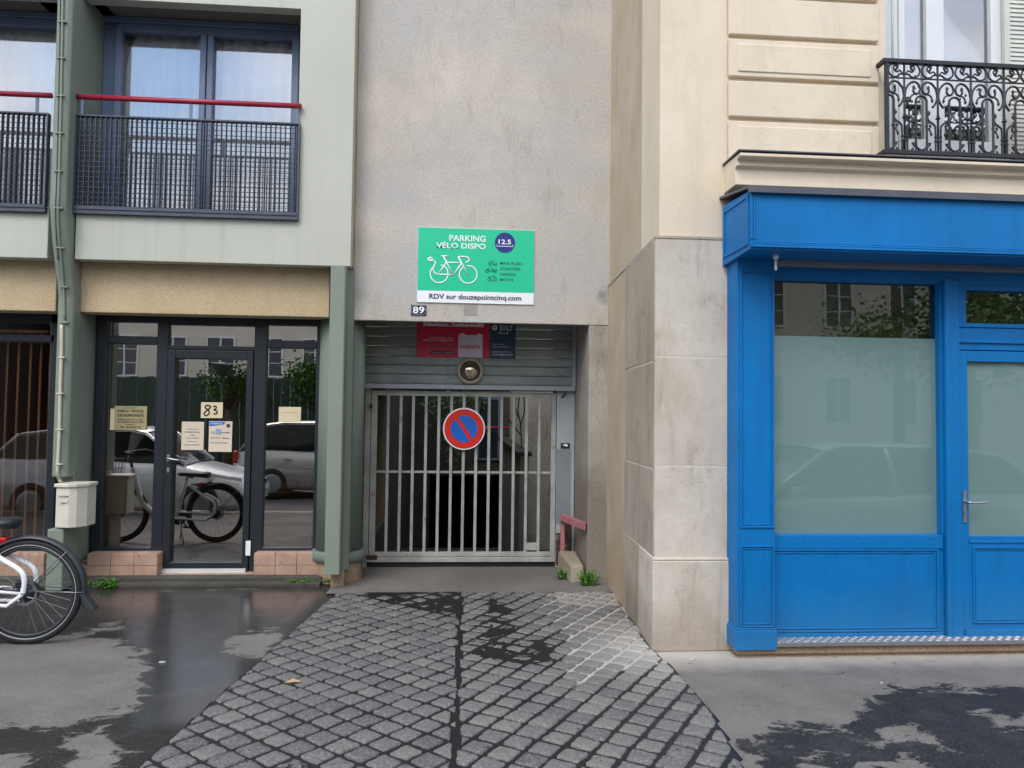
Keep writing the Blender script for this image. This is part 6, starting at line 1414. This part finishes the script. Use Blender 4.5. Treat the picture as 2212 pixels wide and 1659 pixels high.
# ================================================================== ACROSS THE STREET (seen mirrored in the panes)
def car(name, x0, y0, L, Wd, H, mat, label, flip=1, suv=0):
    """x0 = front bumper, car extends in -flip*x"""
    E = empty(name, (x0 - flip * L / 2, y0, -.2), label, 'car', 'cars parked in the street'); g = -.2
    # stations: t along, sill, belt height, half width at belt
    st = [(0, .30, .52, .80), (.03, .2, .66, .90), (.10, .18, .74, .96), (.2, .18, .84, 1), (.27, .18, .90, 1), (.5, .18, .94, 1), (.75, .18, .97, 1), (.93, .2, .98, .97), (.985, .25, .92, .92), (1, .35, .72, .88)]
    vs, fs = [], []; n = 9
    for t, s, b, w_ in st:
        x = x0 - flip * t * L; hw = Wd / 2 * w_
        for yy, zz in ((-hw * .9, s), (-hw, s + .12), (-hw, (s + b) / 2), (-hw * .97, b - .05), (-hw * .86, b), (0, b + .03), (hw * .86, b), (hw * .97, b - .05), (hw, (s + b) / 2), (hw, s + .12), (hw * .9, s)): vs.append((x, y0 + yy, g + zz))
    n = 11
    for i in range(len(st) - 1):
        for k in range(n - 1): fs.append((i * n + k, i * n + k + 1, (i + 1) * n + k + 1, (i + 1) * n + k))
        fs.append((i * n + n - 1, i * n, (i + 1) * n, (i + 1) * n + n - 1))
    fs += [tuple(range(n)), tuple(range(len(vs) - n, len(vs)))]
    MB().add(vs, fs, True).build('car_body', mat, E)
    # greenhouse
    def ring(t0, z, w_): return x0 - flip * t0 * L, g + z, Wd / 2 * w_
    gh = [(.24, .90, .84), (.40, H - .06, .70), (.46, H, .66), (.75, H - .01, .66), (.88, H - .10, .68), (.97, .95, .82)]
    vs, fs = [], []
    for t, z, w_ in gh: x = x0 - flip * t * L; vs += [(x, y0 - Wd / 2 * w_, g + z), (x, y0, g + z + .02), (x, y0 + Wd / 2 * w_, g + z)]
    for i in range(5): fs += [(i * 3, i * 3 + 1, i * 3 + 4, i * 3 + 3), (i * 3 + 1, i * 3 + 2, i * 3 + 5, i * 3 + 4)]
    b0_ = len(vs)
    for t, z, w_ in gh: x = x0 - flip * t * L; vs += [(x, y0 - Wd / 2 * .86, g + .9), (x, y0 + Wd / 2 * .86, g + .9)]
    for i in range(5): fs += [(i * 3, i * 3 + 3, b0_ + i * 2 + 2, b0_ + i * 2), (i * 3 + 2, b0_ + i * 2 + 1, b0_ + i * 2 + 3, i * 3 + 5)]
    MB().add(vs, fs).build('cabin_glass', 'carglass', E)
    rf = MB(); vs = []; fs = []
    for t, z, w_ in gh[1:5]:
        x = x0 - flip * t * L; vs += [(x, y0 - Wd / 2 * w_ - .015, g + z - .03), (x, y0 - Wd / 2 * w_ + .05, g + z + .025), (x, y0, g + z + .045), (x, y0 + Wd / 2 * w_ - .05, g + z + .025), (x, y0 + Wd / 2 * w_ + .015, g + z - .03)]
    for i in range(3):
        for k in range(4): fs.append((i * 5 + k, i * 5 + k + 1, (i + 1) * 5 + k + 1, (i + 1) * 5 + k))
    rf.add(vs, fs, True)
    for s in (-1, 1):
        for a, b in ((0, 1), (4, 5)): 
            pa = (x0 - flip * gh[a][0] * L, y0 + s * Wd / 2 * gh[a][2], g + gh[a][1]); pb = (x0 - flip * gh[b][0] * L, y0 + s * Wd / 2 * gh[b][2], g + gh[b][1]); rf.tube([pa, pb], .03, 6)
        xm = x0 - flip * .58 * L; rf.tube([(xm, y0 + s * Wd / 2 * .86, g + .92), (xm + flip * .04, y0 + s * Wd / 2 * .68, g + H - .02)], .03, 6)
    rf.build('roof', mat, E, fix=False)
    for t in (.18, .80):
        for s in (-1, 1):
            x = x0 - flip * t * L; wh = MB().lathe([(.20, -.1), (.30, -.1), (.315, -.05), (.315, .07), (.30, .1), (.2, .1)], (x, y0 + s * (Wd / 2 - .09), g + .315), 'y', 28).build('wheel', 'tyre', E)
            MB().lathe([(.20, -.115), (.19, -.12), (.05, -.10), (.02, -.125)] if s < 0 else [(.20, .115), (.19, .12), (.05, .10), (.02, .125)], (x, y0 + s * (Wd / 2 - .09), g + .315), 'y', 20).build('rim', 'alu', wh)
    for s in (-1, 1):
        xa_, xb_ = x0 - flip * .03 * L, x0 - flip * .15 * L
        MB().hexa([(xa_, y0 + s * Wd * .36, g + .60), (xb_, y0 + s * Wd * .475, g + .68), (xb_, y0 + s * Wd * .475, g + .80), (xa_ - flip * .02, y0 + s * Wd * .36, g + .70)], [(xa_ + flip * .03, y0 + s * Wd * .40, g + .60), (xb_, y0 + s * Wd * .49, g + .68), (xb_, y0 + s * Wd * .485, g + .80), (xa_ + flip * .01, y0 + s * Wd * .40, g + .70)]).build('headlight', 'white', E, bevel=.01)
        xe_ = x0 - flip * .985 * L; MB().box(xe_ - .05, xe_ + .03, y0 + s * Wd * .36, y0 + s * Wd * .475, g + .72, g + .95).build('tail_light', 'redlens', E, bevel=.03)
        xm = x0 - flip * .30 * L; MB().box(xm - .08, xm + .03, y0 + s * (Wd / 2 + .02), y0 + s * (Wd / 2 + .18), g + .92, g + 1.05).build('wing_mirror', mat, E, bevel=.03)
        for t in (.5, .72): xd = x0 - flip * t * L; MB().box(xd - .08, xd + .08, y0 + s * (Wd / 2 - .005), y0 + s * (Wd / 2 + .02), g + .80, g + .83).build('door_handle', mat, E, bevel=.008)
    xf = x0 + flip * .012; MB().box(xf - .02, xf + .01, y0 - .26, y0 + .26, g + .38, g + .48).build('number_plate', 'signw', E)
    MB().box(x0 - .02, x0 + .012, y0 - .45, y0 + .45, g + .52, g + .60).build('grille', 'plast', E, bevel=.01)
    return E
fxr = RX(583, 1060, 2.1, YD)[0] - .30
car('parked_car', fxr, 1.55, 4.05, 1.72, 1.45, 'car1', 'silver-white hatchback parked beyond the bicycle, mirrored in the glass door')
tlx = RX(516, 973, -1.6, YD)[0]
car('parked_car', tlx + 4.0, -1.9, 4.0, 1.75, 1.55, 'car2', 'pearl grey car across the lane, mirrored in the narrow right pane')
car('parked_car', 2.3, 1.45, 4.2, 1.75, 1.45, 'car3', 'dark hatchback mirrored faintly in the frosted shop window', flip=-1)
def facade(name, x0, x1, y, depth, h, mat, label, cols_, rows_, z1st=1.0, wmat='winglass', ww=.9, wh=1.6, fh=3.0, cat='building'):
    E = empty(name, ((x0 + x1) / 2, y - depth / 2, -.2), label, cat); MB().box(x0, x1, y - depth, y, -.25, h).build('walls', mat, E)
    MB().box(x0 - .1, x1 + .1, y - depth - .1, y + .18, h + .003, h + .25).build('cornice', mat, E, bevel=.03)
    n = cols_; 
    for r in range(rows_):
        for c in range(n):
            xc = x0 + (x1 - x0) * (c + .5) / n; z0_ = z1st + r * fh
            fr = framebox(MB(), xc - ww / 2 - .07, xc + ww / 2 + .07, z0_ - .07, z0_ + wh + .07, y + .003, y + .06, .07).box(xc - .03, xc + .03, y + .01, y + .055, z0_, z0_ + wh)
            for k in (1, 2): fr.box(xc - ww / 2, xc + ww / 2, y + .012, y + .04, z0_ + wh * k / 3 - .015, z0_ + wh * k / 3 + .015)
            f = fr.build('window', 'frame', E); MB().box(xc - ww / 2, xc + ww / 2, y + .004, y + .012, z0_, z0_ + wh).build('pane', wmat, f)
    return E
facade('added_dark_building', -44, -16.5, -15, 8, 9.0, 'oppd', 'dark brown building added opposite, out of view, to darken the mirror image over the blinds', 9, 2, z1st=1.6, fh=3.2)  # added out of view so the left-hand glazing mirrors a dark surface
facade('white_building', -16, -4.6, -17, 8, 8.2, 'opp1', 'white building with paned windows opposite, mirrored in the left pane', 6, 2, z1st=3.0, ww=1.0, wh=1.5, fh=2.7)
facade('grey_building', -4.2, 4.5, -19, 8, 7.6, 'opp2', 'grey building opposite, mirrored in the transom over the glass door', 6, 2, z1st=2.0, fh=2.9)
facade('beige_building', 5, 22, -16, 8, 12.0, 'opp1', 'pale building opposite, mirrored in the blue shop window', 7, 3, z1st=1.4, fh=3.4)
hb_ = MB(); 
hy = -9.0
for i in range(34):
    x = -10.4 + i * .25; hb_.box(x, x + .235, hy - .03, hy + .0 + (.02 if i % 2 else 0), -.2, 2.55 + .03 * (i % 2))
hb_.build('construction_hoarding', 'hoard', label='dark green corrugated hoarding across the street, mirrored in the glass door', cat='hoarding')
CW = empty('retaining_wall', (1, -8.6, -.2), 'stained concrete wall with a white stair handrail, mirrored in the right pane', 'wall')
MB().box(-1.9, 5, -9.2, -8.9, -.2, 2.8).build('wall_face', 'conc', CW)
MB().tube([(-3.0, -8.8, 1.7), (-1.6, -8.8, 1.8), (.6, -8.8, 3.1)], .05, 8).build('handrail', 'white', CW)
for k in range(6): MB().box(-1.8 + k * 1.1, -.75 + k * 1.1, -9.1, -9.02, 2.81, 3.6).build('balustrade_panel', 'signw' if k < 0 else 'guidep', CW, bevel=.02)
def lampost(x, y, h, label):
    E = empty('street_lamp', (x, y, -.2), label, 'street lamp', 'street lamps across the street')
    MB().tube([(x, y, -.2), (x, y, h - .3)], [.06, .035], 10).build('post', 'lampm', E)
    MB().lathe([(.04, 0), (.06, .05), (.28, .32), (.28, .34)], (x, y, h - .35), 'z', 20).build('lamp_bowl', 'lampm', E); MB().lathe([(.30, 0), (.30, .03), (.1, .10), (.02, .12)], (x, y, h), 'z', 20).build('lamp_cap', 'lampm', E)
lx1, lz1 = RX(480, 790, -7.5, YD); lampost(lx1, -7.5, lz1, 'funnel-shaped street lamp in front of the green tree, mirrored in the door')
lx2, lz2 = RX(258, 822, -10.5, YD); lampost(lx2, -8.4, 3.0, 'funnel-shaped street lamp in front of the hoarding, mirrored in the left pane')
def tree(x, y, h, cr_, n, label, seed, name='street_tree', lm='leafd', ls=.12, base=-.2, trunk=True):
    rnd = random.Random(seed); E = empty(name, (x, y, base), label, 'tree'); tr = MB(); lf = MB()
    top = Vector((x, y, base + h * .45)); tr.tube([(x, y, base), (x + .05, y, base + h * .25), top], [.16, .12, .09], 10); cl_ = []
    for k in range(11):
        a = rnd.uniform(0, 6.28); el = rnd.uniform(.1, 1.3); d = Vector((math.cos(a) * math.cos(el), math.sin(a) * math.cos(el), math.sin(el))); L = cr_ * rnd.uniform(.7, 1.05)
        mid = top + d * L * .5 + Vector((0, 0, .2)); end = top + d * L + Vector((rnd.uniform(-.3, .3), rnd.uniform(-.3, .3), rnd.uniform(0, .5)))
        tr.tube([top, mid, end], [.06, .035, .012], 6); cl_ += [mid.lerp(end, t) for t in (0, .3, .6, .9, 1.1)]
    for i in range(n):
        c = rnd.choice(cl_); q = c + Vector((rnd.gauss(0, .32), rnd.gauss(0, .32), rnd.gauss(0, .28))) * cr_ / 2; d = Vector((rnd.gauss(0, 1), rnd.gauss(0, 1), rnd.gauss(-.2, .7))).normalized(); L = ls * rnd.uniform(.6, 1.2)
        s = d.orthogonal().normalized() * L * .35; lf.add([q, q + d * L * .5 + s, q + d * L, q + d * L * .5 - s], [(0, 1, 2, 3)])
    tr.build('trunk', 'bark', E, fix=False); lf.build('crown', lm, E, fix=False); return E
tree(-3.0, -8.0, 4.6, 1.4, 12000, 'bushy green tree above the hoarding, mirrored in the glass door', 21)
tree(-6.5, -8.2, 4.0, 1.0, 1200, 'thin-leaved tree, mirrored at the edge of the left pane', 22)
tree(10.6, -5.0, 6.2, 2.7, 7000, 'large street tree mirrored in the blue shop window', 23)
tree(11.5, -9, 13.0, 3.6, 6000, 'tall thin-leaved tree mirrored in the casement window', 29)
# ivy and bare branches in the courtyard
E = empty('ivy', (X(970, 880, 12), 12, 0), 'green climber hanging down inside the courtyard behind the gate', 'climbing plant')
iv = MB(); rnd = random.Random(5); stm = MB()
for k in range(26):
    u = rnd.uniform(905, 1040); y_ = rnd.uniform(11.4, 13); top_ = at(u, 835, y_) + Vector((0, 0, .5)); L = rnd.uniform(.3, 1.1) + (.7 if 950 < u < 1010 else 0)
    p_ = [top_ + Vector((rnd.gauss(0, .03), rnd.gauss(0, .03), -L * t / 6)) for t in range(7)]; stm.tube(p_, .003, 4)
    for i in range(46):
        q_ = p_[rnd.randrange(7)] + Vector((rnd.gauss(0, .07), rnd.gauss(0, .07), rnd.gauss(0, .07))); d = Vector((rnd.gauss(0, 1), rnd.gauss(0, 1), rnd.gauss(-.4, .6))).normalized(); Lq = rnd.uniform(.05, .10); s = d.orthogonal().normalized() * Lq * .35
        iv.add([q_, q_ + d * Lq * .5 + s, q_ + d * Lq, q_ + d * Lq * .5 - s], [(0, 1, 2, 3)])
stm.build('stems', 'leaf', E, fix=False); iv.build('leaves', 'leafd', E, fix=False)
E = None
def c4(x, y): return 718.9 + x / 2.5, 663.6 + y / 2.5
br = MB(); Yb = 13.2
for pts in ([(1020, 780), (1015, 640), (1000, 560), (1010, 480)], [(1015, 690), (960, 620), (935, 580)], [(1003, 600), (985, 540), (990, 480)], [(1012, 650), (1035, 560), (1030, 480)]):
    br.tube(smooth_path([at(*c4(a, b), Yb) for a, b in pts], 4), .012, 6)
br.build('bare_shrub', 'bark', label='bare dark branches of a shrub against the pale courtyard wall', cat='shrub')
for o in list(bpy.data.objects):
    if o.name.startswith('unused'): bpy.data.objects.remove(o)
